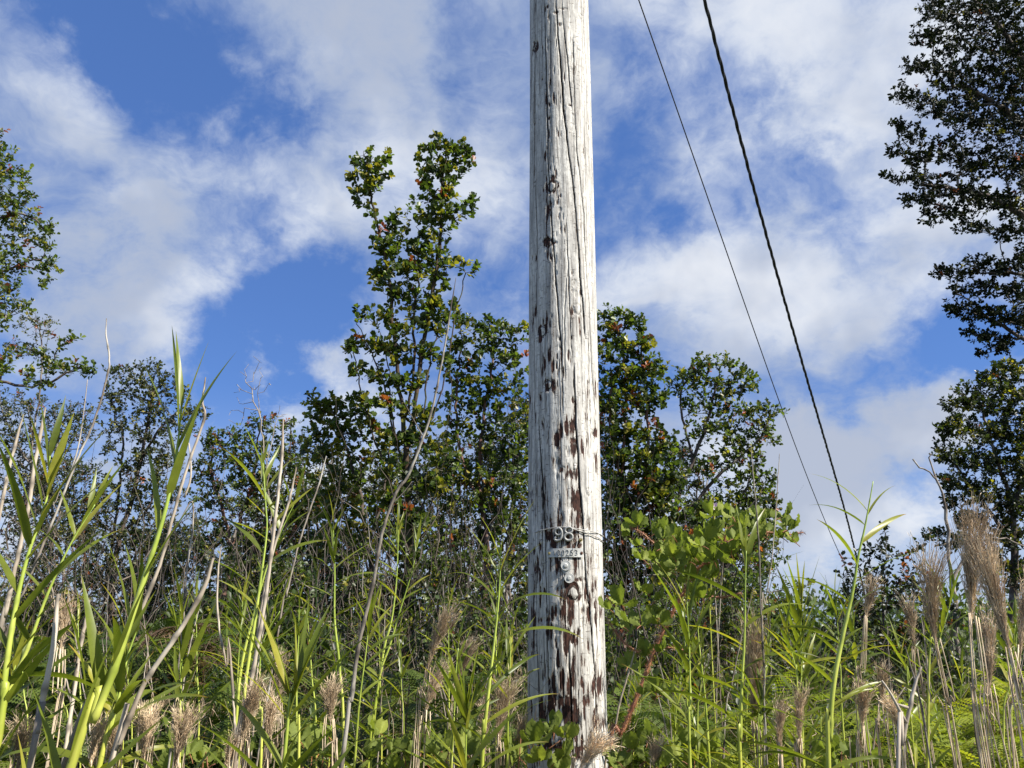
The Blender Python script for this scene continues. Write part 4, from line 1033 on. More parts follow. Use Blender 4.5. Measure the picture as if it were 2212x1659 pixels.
def cane(label, px, D, r=.0035, L=.16, wid=1.0, gap=.034, leaf_from=0.0, leaf_to=.6, az0=0.0, elev=.75, curv=.8, top=4, group=None, name='green_cane', cat='cane', flower=None, dD=0.0, shade=1.0):
    """px: photo path from the tip down; leaves alternate on two sides"""
    W = np.array([at(q[0], q[1], D + dD * i_ / max(1, len(px) - 1)) for i_, q in enumerate(px)])
    vis = np.sum(np.linalg.norm(np.diff(W, axis=0), axis=1))
    W = to_ground(W)
    Q = resample(W, .012)
    loc = Q[-1].copy()
    root = thing(name, label, cat, loc, group)
    Lq = np.concatenate([[0], np.cumsum(np.linalg.norm(np.diff(Q, axis=0), axis=1))])
    rad = r * np.clip(.20 + Lq / .55, 0, 1)
    ph = (Lq % gap) / gap
    rad = rad * (1 + .22 * (ph < .12) )
    g = np.where(ph < .16, .80, 1.0) * shade
    tone = np.clip((Lq / max(vis, .3)) * .8, 0, 1)
    c_ = np.stack([g * (.75 + .35 * tone), g * (.95 + .08 * tone), g * (.9)], -1)
    mbx = MB(); tube(mbx, Q - loc, rad, 7, c_)
    link('stem', mbx.mesh('stem', M_CANE), root)
    side = 0; s_ = 0.0; n_ = 0
    while s_ < max(.05, leaf_to * Lq[-1]):
        if s_ >= leaf_from * Lq[-1]:
            q = int(np.searchsorted(Lq, s_)); q = min(q, len(Q) - 2)
            az = az0 + (math.pi if side else 0) + random.gauss(0, .38)
            w_ = s_ / (gap * top); topf = max(0.0, 1 - w_) ** .8
            e = elev * (1 - topf) + 1.42 * topf + random.gauss(0, .09)
            if w_ < 1: az += random.gauss(0, .5)
            cv = curv * (1 - .65 * topf) * random.uniform(.6, 1.35)
            ll = L * random.uniform(.8, 1.15) * (1 - .30 * topf ** 3)
            cane_leaf(root, Q[q] - loc, az, e, ll, wid * random.uniform(.85, 1.15), cv, random.gauss(0, .35))
            n_ += 1
        side ^= 1; s_ += gap * random.uniform(.8, 1.25) * (.42 if s_ < gap * top else 1)
    return root

CN = 'green reed-like canes'
cane('thickest green cane, leaning at the left with long overlapping upright leaves', [(392, 880), (380, 990), (355, 1110), (318, 1230), (285, 1330), (245, 1450), (200, 1560), (150, 1665)], 1.30, .0062, .21, 1.05, .065, 0.0, .74, 2.9, 1.25, .16, top=1.5)
cane('broad-leaved green cane at the left edge with pale yellow new leaves', [(108, 985), (100, 1080), (60, 1200), (30, 1330), (5, 1500), (-15, 1665)], 1.40, .0058, .20, 1.25, .045, 0, .50, .3, 1.1, .3)
cane('green cane with a reddish base beside the left edge, behind the broad-leaved one', [(205, 1090), (150, 1180), (100, 1290), (60, 1400), (10, 1520), (-20, 1660)], 1.6, .005, .17, 1.1, .05, 0, .5, .2, .95, .5, top=2)
cane('yellow-stemmed cane low at the left with long drooping leaves', [(300, 1350), (275, 1420), (258, 1500), (235, 1590), (212, 1665)], 1.5, .0058, .22, 1.1, .05, 0, .7, 3.0, .55, 1.15)
cane('second yellow stem low at the left, close against the first', [(262, 1430), (250, 1520), (240, 1600), (235, 1665)], 1.62, .004, .18, 1.0, .05, 0, .7, .4, .6, 1.15)
cane('green cane with a star of blades against the sky, left of the low spreading tree', [(568, 1000), (574, 1090), (576, 1150), (562, 1260), (548, 1360), (530, 1480), (515, 1665)], 1.9, .0042, .17, 1.15, .045, 0, .28, 0, .75, .6, top=3)
cane('smaller green cane leaning right, just right of the star-topped one', [(640, 1080), (620, 1120), (600, 1165), (575, 1230), (548, 1330), (520, 1450), (500, 1665)], 2.2, .0042, .16, 1.1, .045, 0, .28, 0, .8, .6, top=3)
cane('straight green cane with spaced narrow leaves rising left of the thick grey dead cane', [(719, 1115), (723, 1228), (723, 1340), (734, 1450), (742, 1665)], 2.4, .0042, .15, .9, .05, 0, .8, 0, .55, .6)
cane('tall green cane in front of the two-topped tree trunk', [(861, 1125), (857, 1246), (846, 1339), (831, 1395), (815, 1500), (800, 1665)], 2.8, .0042, .13, 1.2, .036, 0, .6, .3, .8, .5)
cane('green cane beside the trunk-front one, curving to the right at its top', [(905, 1165), (898, 1195), (890, 1235), (864, 1320), (842, 1395), (823, 1450), (805, 1560), (795, 1665)], 2.6, .0038, .13, 1.0, .04, 0, .6, .1, .8, .5)
cane('leafy green cane hugging the right side of the thick grey dead cane', [(800, 1320), (790, 1413), (778, 1506), (765, 1665)], 2.3, .004, .15, 1.0, .036, 0, .75, .2, .7, .7)
cane('bright bare-stemmed cane left of the pole with a fan of thin arching blades', [(1082, 1190), (1078, 1283), (1069, 1376), (1058, 1469), (1046, 1581), (1041, 1665)], 2.0, .0052, .22, .55, .055, 0, .5, 0, .6, 1.0, top=3)
cane('green cane touching the left side of the pole', [(1105, 1345), (1102, 1432), (1100, 1506), (1095, 1665)], 2.2, .004, .17, .8, .05, 0, .6, .2, .7, .8)
cane('short green cane with a forked top between dry plumes, left of the bright bare-stemmed cane', [(990, 1400), (985, 1450), (983, 1500), (976, 1636), (974, 1670)], 2.0, .0042, .15, 1.0, .045, 0, .55, .1, .65, .6)
cane('narrow green cane with small leaves left of the straight one', [(646, 1300), (645, 1376), (641, 1469), (641, 1562), (645, 1665)], 2.0, .0038, .09, 1.3, .045, 0, .85, .1, .7, .4)
cane('stout yellow-green cane at the bottom with very long upswept blades', [(645, 1470), (634, 1510), (623, 1555), (612, 1665)], 1.45, .006, .21, .8, .03, 0, .9, 0, .85, .35)
cane('tufted cane at the bottom behind the stout yellow-green one', [(605, 1320), (580, 1360), (563, 1413), (561, 1525), (563, 1665)], 2.0, .0042, .17, 1.0, .04, 0, .6, 0, .75, .5)
cane('low tuft of upright blades at the foot of the bright bare-stemmed cane', [(1010, 1520), (1008, 1580), (1005, 1665)], 1.9, .004, .18, .9, .025, 0, 1, 0, 1.0, .3)
cane('slender yellow cane with long arching blades midway between bramble and wires', [(1612, 1190), (1610, 1265), (1608, 1376), (1602, 1488), (1599, 1600), (1600, 1665)], 2.0, .0048, .23, .75, .062, 0, .75, 0, .6, .85, top=2)
cane('leafy green cane in front of the bramble stem', [(1484, 1300), (1489, 1400), (1491, 1525), (1491, 1665)], 2.0, .0042, .19, .85, .05, 0, .85, .2, .75, .55)
cane('thin yellow cane just right of the leafy one by the bramble', [(1509, 1310), (1509, 1376), (1521, 1488), (1530, 1600), (1533, 1665)], 2.3, .0042, .14, .8, .06, 0, .5, .1, .7, .6)
cane('tallest green cane against the cloud, with a thin bud-tipped flower stalk', [(1886, 1040), (1869, 1135), (1854, 1202), (1843, 1272), (1824, 1358), (1805, 1451), (1796, 1525), (1794, 1600), (1790, 1665)], 1.7, .0050, .17, .65, .045, 0.03, .85, .05, .6, .7, top=2)
cane('upright cane of narrow pointed blades left of the tallest one', [(1733, 1300), (1729, 1376), (1731, 1451), (1729, 1665)], 2.1, .004, .18, .9, .03, 0, .5, 0, 1.1, .25)
cane('feathery light green cane left of the upright narrow-bladed one', [(1700, 1360), (1703, 1380), (1716, 1432), (1724, 1469), (1728, 1560)], 2.0, .0036, .12, 1.0, .03, 0, .6, 0, .55, .7)
cane('small light green cane tucked between the two tall ones on the right', [(1746, 1400), (1742, 1450), (1738, 1560), (1736, 1665)], 2.3, .0036, .13, 1.0, .03, 0, .8, 0, .7, .7)
cane('green cane top poking out left of the biggest dry plume', [(2062, 1270), (2047, 1324), (2025, 1400), (2005, 1520)], 1.9, .0038, .12, 1.0, .03, 0, .5, 0, .9, .4)
cane('leafy cane low on the right, behind the pale dry plumes', [(1940, 1390), (1950, 1430), (1965, 1469), (1968, 1560)], 2.1, .0036, .13, 1.0, .03, 0, .7, 0, .7, .5)
cane('low cane at the bottom right of the bramble with a whorl of blades', [(1646, 1510), (1644, 1562), (1640, 1665)], 2.0, .0036, .14, .9, .02, 0, .6, 0, .7, .7)
cane('left-edge cane with stiff blades low in the corner', [(40, 1400), (20, 1500), (-5, 1600)], 1.7, .005, .17, 1.3, .045, 0, .8, 0, .8, .6)
cane('small cane with upright blades between the thickest cane and the grey leaning stick', [(395, 1330), (392, 1440), (388, 1560), (385, 1665)], 1.9, .004, .20, .9, .06, 0, .7, .1, 1.0, .4)
# flower stalk with buds and one pale bloom
M_BLOOM = plain_material('pale_bloom', (.75, .62, .72), (.85, .82, .84), 8, .6, use_attr=True)
fl_ = thing('orchid_flower', 'small white and pink flower on a thin stalk before the dark tree', 'flower', at(1540, 1420, 2.9))
mbx = MB(); Pq = np.array([at(1545, 1095, 2.9), at(1538, 1200, 2.9), at(1535, 1300, 2.9), at(1538, 1420, 2.9)]); Pq = to_ground(Pq); tube(mbx, resample(Pq, .03) - at(1540, 1420, 2.9), .0022, 5, (1, 1, .8)); link('stalk', mbx.mesh('stalk', M_CANE), fl_)
for q in range(5):
    a_ = q * 1.257; mbx = MB()
    small_leaves(mbx, np.array([at(1545, 1095, 2.9) - at(1540, 1420, 2.9)]), np.array([[math.cos(a_), -.4, math.sin(a_)]]), np.array([[0, -1.0, .3]]), [.019], [.007], np.array([[1, .8, .95] if q else [.8, .35, .7]]))
    link('petal', mbx.mesh('petal', M_BLOOM), fl_)

# canes filling in between and behind, and grass-thin ones
rr_ = random.Random(8)
spots = []
for q in range(16): spots.append((rr_.uniform(330, 1100), 'slender green cane standing in the thicket left of the pole', 'thicket canes left of the pole'))
for q in range(14): spots.append((rr_.uniform(1340, 1780), 'slender green cane standing in the thicket between pole and wires', 'thicket canes right of the pole'))
for q in range(7): spots.append((rr_.uniform(1800, 2210), 'slender green cane standing among the dry plumes at the right', 'canes among the right-hand plumes'))
for q in range(6): spots.append((rr_.uniform(0, 300), 'slender green cane standing in front of the left fern bank', 'canes before the left fern bank'))
for x_, lb, gr in spots:
    D_ = rr_.uniform(2.3, 3.8); 
    top_ = rr_.uniform(1280, 1500) - (60 if 'left of the pole' in lb else 0)
    ln_ = rr_.uniform(-25, 25)
    cane(lb, [(x_ + ln_, top_), (x_ + ln_ * .5, (top_ + 1600) / 2), (x_, 1640)], D_, rr_.uniform(.0028, .004), rr_.uniform(.10, .17), rr_.uniform(.8, 1.2), rr_.uniform(.04, .06), 0, rr_.uniform(.4, .8), rr_.uniform(-.4, .4), rr_.uniform(.6, .9), rr_.uniform(.4, 1.0), group=gr)

# ------------------------------------------------------------------ dead grey canes and sticks
def stick(label, px, D, r0, r1, side=(), mat=None, node=.075, group=None, name='dead_cane', cat='dead cane', dD=0.0, tone=1.0):
    """px from the tip down, r0 tip radius, r1 foot radius; side: twig polylines"""
    W = np.array([at(q[0], q[1], D + dD * i_ / max(1, len(px) - 1)) for i_, q in enumerate(px)])
    W = to_ground(W); Q = resample(W, .014); loc = Q[-1].copy()
    rgx = np.random.default_rng(int(px[0][0] * 7 + px[0][1]))
    Q[1:-1] += rgx.normal(0, .0004, (len(Q) - 2, 3))
    Lq = np.concatenate([[0], np.cumsum(np.linalg.norm(np.diff(Q, axis=0), axis=1))])
    rad = (r0 + (r1 - r0) * (Lq / Lq[-1]) ** .8) * np.clip(.45 + Lq / .10, 0, 1)
    ph = (Lq % node) / node
    rad = rad * (1 + .30 * (ph < .16))
    g = np.where(ph < .16, .42, 1.0) * tone
    root = thing(name, label, cat, loc, group)
    mbx = MB(); tube(mbx, Q - loc, rad, 7, np.stack([g, g, g], -1)); link('stem', mbx.mesh('stem', mat or M_DRY), root)
    for sd in side:
        S = resample(np.array([at(q[0], q[1], D) for q in sd]), .014); mbx = MB()
        tube(mbx, S - loc, np.linspace(r0 * 1.1, r0 * .5, len(S)), 5, (tone * .9,) * 3); link('side_twig', mbx.mesh('side_twig', mat or M_DRY), root)
    return root
stick('thick grey dead cane leaning right, crossing in front of the two-topped tree', [(985, 600), (972, 680), (955, 780), (932, 890), (905, 970), (880, 1030), (857, 1062), (827, 1146), (805, 1265), (775, 1395), (760, 1506), (738, 1665)], 1.8, .0014, .0080, [[(846, 1090), (875, 1060), (890, 1040)], [(812, 1200), (800, 1180), (797, 1150), (790, 1090)], [(790, 1290), (783, 1285), (785, 1200)], [(915, 945), (890, 900), (868, 860)]], M_DEAD, tone=.72)
stick('pale grey stick behind the thickest green cane, with a broken dark tip', [(444, 815), (437, 870), (442, 900), (415, 980), (394, 1042), (370, 1130), (345, 1220), (300, 1330), (262, 1410), (238, 1451), (180, 1570), (134, 1665)], 1.55, .0022, .0070, [[(398, 1075), (412, 1030), (408, 960), (395, 930)]], None, .09)
stick('leaning brownish stick crossing below the pale one', [(461, 1205), (445, 1260), (420, 1310), (370, 1390), (316, 1469), (285, 1540), (253, 1618), (235, 1665)], 1.45, .0042, .0058)
stick('thin angled stick standing behind the thickest green cane', [(385, 1130), (415, 1083), (416, 1150), (409, 1190), (398, 1290), (390, 1400)], 2.0, .002, .003, (), M_DEAD)
stick('tall wavering dead stem at the left with a knobbly tip high in the sky', [(230, 688), (229, 720), (236, 770), (232, 810), (205, 905), (170, 985), (140, 1060), (100, 1160), (50, 1280), (0, 1400), (-40, 1500)], 1.7, .0018, .0046, [[(150, 1030), (170, 960), (182, 880), (189, 820)]], M_DEAD)
stick('grey dead cane at the far left, upper of the leaning pair', [(98, 880), (75, 1000), (60, 1100), (36, 1210), (10, 1330), (-20, 1450)], 1.5, .0036, .0052)
stick('grey dead cane at the far left, lower of the leaning pair', [(50, 895), (25, 990), (5, 1080), (-20, 1200)], 1.6, .0030, .0050)
stick('straight tan cane in front of the left fern bank, darkened at the joints', [(126, 1283), (120, 1340), (115, 1395), (93, 1506), (75, 1600), (62, 1665)], 1.38, .0046, .0062, tone=.95)
stick('pale thin cane beside the tan one at the left', [(193, 1295), (185, 1340), (178, 1376), (168, 1430), (160, 1488), (150, 1560)], 1.8, .0040, .0046)
stick('long grey-brown cane left of the star-topped green cane, slanting down left', [(612, 905), (608, 1000), (603, 1042), (590, 1160), (572, 1302), (550, 1432), (530, 1540), (505, 1665)], 1.6, .0030, .0062)
stick('second long cane beside the slanting grey-brown one', [(640, 1010), (625, 1080), (590, 1190), (567, 1302), (549, 1432), (525, 1560), (495, 1665)], 1.75, .0026, .0056)
stick('thin grey stick slanting across the low spreading tree', [(705, 985), (690, 1042), (665, 1115), (641, 1190), (618, 1290), (600, 1370)], 2.0, .0022, .0034, (), M_DEAD)
stick('slender bowed stick right of the leaning brownish stick', [(478, 1180), (470, 1250), (472, 1343), (490, 1440), (503, 1500)], 1.8, .0022, .0032)
stick('thin dark stick on the right of the slender arching cane', [(1622, 960), (1628, 1042), (1639, 1172), (1643, 1302), (1651, 1451), (1658, 1665)], 2.0, .0016, .0036, (), M_DEAD, tone=.6)
stick('hair-thin pale stem crossing the bramble top', [(1684, 980), (1680, 1042), (1669, 1190), (1654, 1302), (1648, 1400)], 2.1, .0012, .0022)
stick('thin grey stick leaning against the right side of the pole foot', [(1372, 1400), (1365, 1430), (1342, 1506), (1322, 1600), (1305, 1665)], 2.35, .0026, .0042)
stick('whitish dead stem at the bottom right with forked twigs', [(1990, 1440), (1976, 1480), (1958, 1562), (1950, 1610), (1940, 1665)], 1.6, .0036, .0046, [[(1958, 1562), (1925, 1500), (1905, 1470)], [(1965, 1530), (1935, 1520)]])
stick('dark wiry stem at the bottom right between plumes', [(1955, 1395), (1968, 1440), (1985, 1500), (2000, 1580), (2012, 1665)], 1.7, .0018, .0026, (), M_DEAD, tone=.55)
rr_ = random.Random(18)
for q in range(34):
    leftside = q < 20
    x_ = rr_.uniform(60, 1110) if leftside else rr_.uniform(1340, 2180)
    top_ = rr_.uniform(1180, 1480); D_ = rr_.uniform(2.0, 4.2); ln_ = rr_.uniform(-60, 90)
    stick('thin dead stem standing in the thicket left of the pole' if leftside else 'thin dead stem standing in the thicket right of the pole',
          [(x_ + ln_, top_), (x_ + ln_ * .4 + rr_.uniform(-8, 8), (top_ + 1640) / 2), (x_, 1650)], D_, .0016, rr_.uniform(.0028, .0050), (), M_DEAD if q % 3 == 0 else None,
          group='dead stems left of the pole' if leftside else 'dead stems right of the pole', tone=rr_.uniform(.6, 1.0))

# ------------------------------------------------------------------ dry grass plumes
def plume(label, top, neck, base, half, D, strands=150, group=None, tone=1.0, nst=5):
    rgx = np.random.default_rng(int(top[0] * 3 + top[1]))
    T = at(top[0], top[1], D); K = at(neck[0], neck[1], D); B = at(base[0], base[1], D)
    gz = float(ground_z(B[0], B[1])) - .03
    Bg = np.array([B[0], B[1], min(gz, B[2] - .05)])
    loc = Bg
    root = thing('dry_grass_plume', label, 'dry grass', loc, group)
    hw = half / F0 * D * 1.05; strands = int(strands * 1.15)
    # stems
    mbx = MB()
    for q in range(nst):
        o_ = rgx.normal(0, .006, 3); o2 = rgx.normal(0, .010, 3)
        S = resample(np.array([Bg + o2, B + o2 * .8, (B + K) / 2 + o_ * 1.5, K + o_]), .04) - loc
        tube(mbx, S, np.linspace(.0022, .0012, len(S)), 5, (tone,) * 3)
    link('stems', mbx.mesh('stems', M_PLUME), root, 'stuff')
    mbx = MB()
    ax = T - K; AL = np.linalg.norm(ax); axn = ax / AL
    sd = nrm(np.cross(axn, np.array([0, 1.0, 0]))); dp = np.cross(axn, sd)
    m = strands; sg = 7
    s0 = rgx.uniform(-.25, .55, m)
    th = rgx.uniform(0, 2 * math.pi, m); rr2 = hw * np.sqrt(rgx.random(m)) * rgx.uniform(.7, 1.25, m)
    end_t = np.clip(s0 + rgx.uniform(.40, .95, m), .35, 1.22)
    tt = np.linspace(0, 1, sg)
    P = np.zeros((m, sg, 3))
    for z_ in range(sg):
        u = tt[z_]
        al = s0 + (end_t - s0) * u
        sp = (np.clip(al, 0, 1.2) ** .75)[:, None] * u ** .8
        P[:, z_] = K + ax * al[:, None] + (np.cos(th) * rr2)[:, None] * sd * sp + (np.sin(th) * rr2)[:, None] * dp * sp
    P += rgx.normal(0, .0016, P.shape) * np.linspace(.2, 1.6, sg)[None, :, None]
    wv = np.zeros((m, sg, 3)); 
    bend = (rgx.normal(0, 1, 3) * np.array([1, 1, .0]) + np.array([.3, 0, -.5])) * AL * .08
    ub = np.clip(s0[:, None] + (end_t - s0)[:, None] * tt[None], 0, 1.3)
    P += (ub ** 2.2)[..., None] * bend[None, None] * rgx.uniform(.3, 1.5, (m, 1, 1))
    P = P - loc
    # 3-sided strands all at once
    Tn = nrm(np.gradient(P, axis=1)); U = nrm(np.cross(Tn, np.array([.3, .9, .2]))); V = np.cross(Tn, U)
    rad = (.00068 * D / 1.7 * (1 - .6 * tt))[None, :, None, None] + .0001
    aa = np.arange(3) * 2 * math.pi / 3
    ringv = P[:, :, None] + rad * (np.cos(aa)[None, None, :, None] * U[:, :, None] + np.sin(aa)[None, None, :, None] * V[:, :, None])
    b = (np.arange(m)[:, None, None] * sg + np.arange(sg - 1)[None, :, None]) * 3; j = np.arange(3)[None, None]; k_ = (j + 1) % 3
    f = np.stack([b + j, b + k_, b + 3 + k_, b + 3 + j], -1).reshape(-1, 4)
    cc = np.repeat(rgx.uniform(.55, 1.25, (m, 1)) * np.array([[1, .97, .93]]) * tone, sg * 3, 0)
    mbx.add(ringv.reshape(-1, 3), [f], cc)
    # fine hairs along the strands
    HN = 5
    pick = rgx.integers(0, m, m * HN); zi = rgx.integers(1, sg, m * HN)
    bp_ = P[pick, zi]; dr_ = nrm(Tn[pick, zi] + rgx.normal(0, .35, (m * HN, 3)))
    small_leaves(mbx, bp_, dr_, nrm(rgx.normal(0, 1, (m * HN, 3))), rgx.uniform(.008, .020, m * HN) * D / 1.7, .0004 * D / 1.7, np.repeat(cc[::sg * 3], 1, 0)[pick] * 1.15, quads=False)
    link('plume_head', mbx.mesh('plume_head', M_PLUME), root, 'stuff')
    return root
plume('largest upright dry plume at the right, in front of the rounded green tree', (2092, 1115), (2098, 1330), (2128, 1665), 40, 1.50, 260)
plume('big leaning dry plume at the right edge, bending down to the right', (2115, 1170), (2180, 1400), (2225, 1620), 38, 1.45, 240)
plume('slim dry plume between the two biggest ones', (2138, 1330), (2138, 1480), (2158, 1665), 22, 1.6, 120)
plume('airy greyish plume left of the largest one', (1996, 1190), (2020, 1385), (2075, 1665), 42, 1.7, 150, tone=.9)
plume('dark slim plume left of the airy greyish one', (1962, 1300), (1975, 1400), (1992, 1560), 16, 2.0, 90, tone=.7)
plume('small dry plume beside the tallest green cane', (1882, 1255), (1872, 1330), (1862, 1560), 18, 2.2, 90, tone=.8)
plume('wide brown hanging plume right of the slender arching cane', (1630, 1350), (1628, 1560), (1640, 1665), 32, 2.1, 200, tone=.75)
plume('right-edge dry plume cut by the frame', (2212, 1250), (2205, 1400), (2200, 1665), 25, 1.6, 120)
plume('short plume under the upright narrow-bladed cane', (1672, 1520), (1688, 1620), (1692, 1700), 16, 1.9, 90)
plume('pinkish plume at the foot of the upright narrow-bladed cane', (1718, 1495), (1728, 1600), (1728, 1700), 15, 1.9, 90)
plume('bristly plume right of the tallest cane, near its foot', (1862, 1485), (1862, 1570), (1862, 1700), 22, 1.9, 120)
plume('small reddish plume between dead stems on the right', (1900, 1440), (1908, 1520), (1915, 1665), 15, 2.0, 80, tone=.85)
plume('pale white plume low on the right among ferns', (1915, 1510), (1950, 1590), (1968, 1700), 22, 1.7, 110, tone=1.3)
plume('brushy dry plume at the bottom left, right of the pale grey stick', (312, 1535), (312, 1640), (312, 1720), 30, 1.5, 190, tone=1.05)
plume('brushy dry plume at the bottom left, tilted to the right', (405, 1535), (380, 1640), (372, 1720), 32, 1.5, 190)
plume('feathery plume at the bottom beside the pale grey stick', (212, 1560), (196, 1650), (190, 1720), 20, 1.5, 110, tone=1.1)
plume('tan plume between the two brushy ones and the pale stick', (243, 1560), (240, 1650), (240, 1720), 18, 1.55, 110)
plume('tall plume leaning right beside the slanting grey-brown cane', (548, 1480), (525, 1600), (518, 1700), 24, 1.6, 170)
plume('bushy plume right of the slanting grey-brown cane', (585, 1510), (580, 1610), (578, 1700), 20, 1.7, 130)
plume('tall faint plume behind the straight tan cane', (146, 1300), (130, 1400), (115, 1600), 20, 2.1, 110, tone=.95)
plume('dark plume behind the narrow small-leaved cane', (602, 1420), (604, 1520), (606, 1665), 17, 2.2, 110, tone=.7)
plume('round brown plume left of the thick grey dead cane', (712, 1475), (714, 1550), (716, 1700), 24, 2.0, 140, tone=.85)
plume('slanting plume below the two-topped tree', (960, 1325), (925, 1440), (905, 1580), 20, 2.3, 130, tone=.85)
plume('short slanting plume right of the other slanting one', (945, 1440), (918, 1540), (905, 1665), 18, 2.2, 110, tone=.95)
plume('dark windswept plume left of the bright bare-stemmed cane', (1015, 1390), (985, 1480), (975, 1665), 20, 2.4, 120, tone=.65)
plume('dense brown plume between the bright bare-stemmed cane and the pole', (1085, 1475), (1078, 1600), (1075, 1700), 28, 2.2, 200, tone=.85)
plume('second brown plume against the left side of the pole', (1128, 1560), (1112, 1640), (1105, 1700), 18, 2.3, 120, tone=.75)
plume('low brown plume left of the dense one', (1045, 1520), (1048, 1620), (1050, 1700), 18, 2.2, 110, tone=.8)
plume('bright cream plume sweeping up across the foot of the pole', (1300, 1590), (1255, 1655), (1232, 1720), 26, 2.1, 190, tone=1.5)
plume('faint plume in the bottom left corner', (60, 1560), (40, 1650), (30, 1720), 30, 1.6, 140, tone=.9)
plume('short plume between the thick grey dead cane and the slanting pair', (498, 1590), (490, 1660), (488, 1720), 16, 1.6, 90)
plume('low plume right of the bramble foot', (1410, 1600), (1415, 1660), (1418, 1720), 16, 2.2, 90, tone=.8)

# ------------------------------------------------------------------ ferns
def frond_mesh(name, L, pairs, pin, mat, droop, comb=7, seed=0):
    rgx = np.random.default_rng(seed)
    t = np.linspace(0, 1, 26); ang = .35 - droop * t ** 1.2
    x = np.concatenate([[0], np.cumsum(np.cos(ang[1:]) / 25)]) * L; z = np.concatenate([[0], np.cumsum(np.sin(ang[1:]) / 25)]) * L
    R_ = np.stack([x, 0 * x, z], -1)
    mbx = MB(); tube(mbx, R_, np.linspace(.0016, .0005, 26), 3, (.9, .7, .4), cap=False)
    for q in range(pairs):
        u = .16 + .82 * q / pairs
        c0_ = np.array([np.interp(u, t, x), 0, np.interp(u, t, z)])
        pl = pin * math.sin(math.pi * min(1, (u * .85 + .18))) ** .6 * rgx.uniform(.85, 1.1) * (1.05 - .5 * u)
        a_ = .35 - droop * u ** 1.2
        fw = np.array([math.cos(a_), 0, math.sin(a_)])
        for sgn in (-1, 1):
            d_ = nrm(fw * .55 + np.array([0, sgn * 1.0, 0]) + np.array([0, 0, -.18 - .2 * rgx.random()]))
            up = np.array([0, 0, 1.0]); s_ = nrm(np.cross(up, d_))
            # comb of lobes: a zigzag edge on both sides of the pinna
            v = []; f = []
            for c_ in range(comb + 1):
                w_ = c_ / comb; ctr = c0_ + d_ * pl * w_ + np.array([0, 0, -.10 * pl * w_ ** 2])
                lob = pl * .17 * (1 - w_ * .75)
                v += [ctr, ctr + d_ * pl * .5 / comb - s_ * lob, ctr + d_ * pl * .5 / comb + s_ * lob]
            for c_ in range(comb):
                a0 = c_ * 3; f += [[a0, a0 + 1, a0 + 3], [a0, a0 + 3, a0 + 2]]
            mbx.add(v, [np.array(f)], (1, 1, 1))
    return mbx.mesh(name, mat)
FR = [frond_mesh('frond', .42, 14, .11, M_FERN, 1.0, seed=1), frond_mesh('frond', .36, 12, .12, M_FERN, 1.7, seed=2), frond_mesh('frond', .30, 12, .10, M_FERN, 2.4, seed=3)]
M_FERN_DEAD = leaf_material('dead_fern', False, (.07, .045, .03), (.13, .09, .06), (.17, .12, .08), trans=.15, rough=.8, spec=.1, tgain=1.2)
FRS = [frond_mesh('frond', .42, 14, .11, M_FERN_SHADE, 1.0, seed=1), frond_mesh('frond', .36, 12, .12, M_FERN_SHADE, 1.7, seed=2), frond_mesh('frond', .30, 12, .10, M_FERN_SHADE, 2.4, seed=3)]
FRD = [frond_mesh('frond', .36, 10, .09, M_FERN_DEAD, 2.2, seed=4)]
def fern(label, px, py, D, nf=14, size=1.0, group=None, dead=0.0, hang=False, sunny=False):
    C = at(px, py, D); gz = float(ground_z(C[0], C[1])) - .03
    loc = np.array([C[0], C[1], min(gz, C[2] - .05)])
    root = thing('fern', label, 'fern', loc, group)
    mbx = MB(); S = resample(np.array([loc, (loc + C) / 2 + np.array([random.uniform(-.03, .03), 0, 0]), C]), .06) - loc
    tube(mbx, S, .003, 5, (.5, .4, .3)); link('stipe', mbx.mesh('stipe', M_DRY), root)
    for q in range(nf):
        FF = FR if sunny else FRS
        me = random.choice(FRD) if random.random() < dead else random.choice(FF[1:] if hang else FF)
        o = link('frond', me, root)
        a_ = q * 2.4 + random.uniform(-.4, .4); e = random.uniform(-.3, .7)
        s_ = size * random.uniform(.7, 1.15)
        hgt = C[2] - loc[2] - random.uniform(0, .30) * size
        o.matrix_local = Matrix.Translation(Vector((C[0] - loc[0] + random.uniform(-.05, .05), C[1] - loc[1] + random.uniform(-.05, .05), hgt))) @ Matrix.Rotation(a_, 4, 'Z') @ Matrix.Rotation(-e, 4, 'Y') @ Matrix.Rotation(random.uniform(-.4, .4), 4, 'X') @ Matrix.Scale(s_, 4)
    return root
rr_ = random.Random(4)
for q in range(26):
    x_ = rr_.uniform(-40, 490); y_ = 1345 + rr_.random() * 260 + (x_ > 350) * 0; D_ = 5.2 - (y_ - 1345) / 260 * 2.2
    fern('green fern with hanging fronds in the bank at the left', x_, y_, D_, 14, 1.15, 'ferns of the left bank', hang=True)
for q in range(5):
    fern('brown withered fern in the dead heap behind the leaning sticks', 415 + rr_.uniform(-60, 60), 1330 + rr_.uniform(0, 90), 4.6 - q * .1, 14, 1.1, 'withered ferns of the dead heap', dead=.75, hang=True)
for q in range(9):
    fern('yellow-green fern between the two-topped tree foot and the pole', rr_.uniform(860, 1100), rr_.uniform(1470, 1620), rr_.uniform(3.0, 4.0), 12, .9, 'ferns left of the pole foot')
for q in range(7):
    fern('green fern in the shade under the leafy shrubs left of centre', rr_.uniform(520, 860), rr_.uniform(1450, 1640), rr_.uniform(3.0, 4.4), 12, .9, 'ferns under the left shrubs')
for q in range(8):
    fern('fern in the gap behind the bramble stem', rr_.uniform(1350, 1600), rr_.uniform(1480, 1640), rr_.uniform(2.9, 4.0), 12, .9, 'ferns behind the bramble')
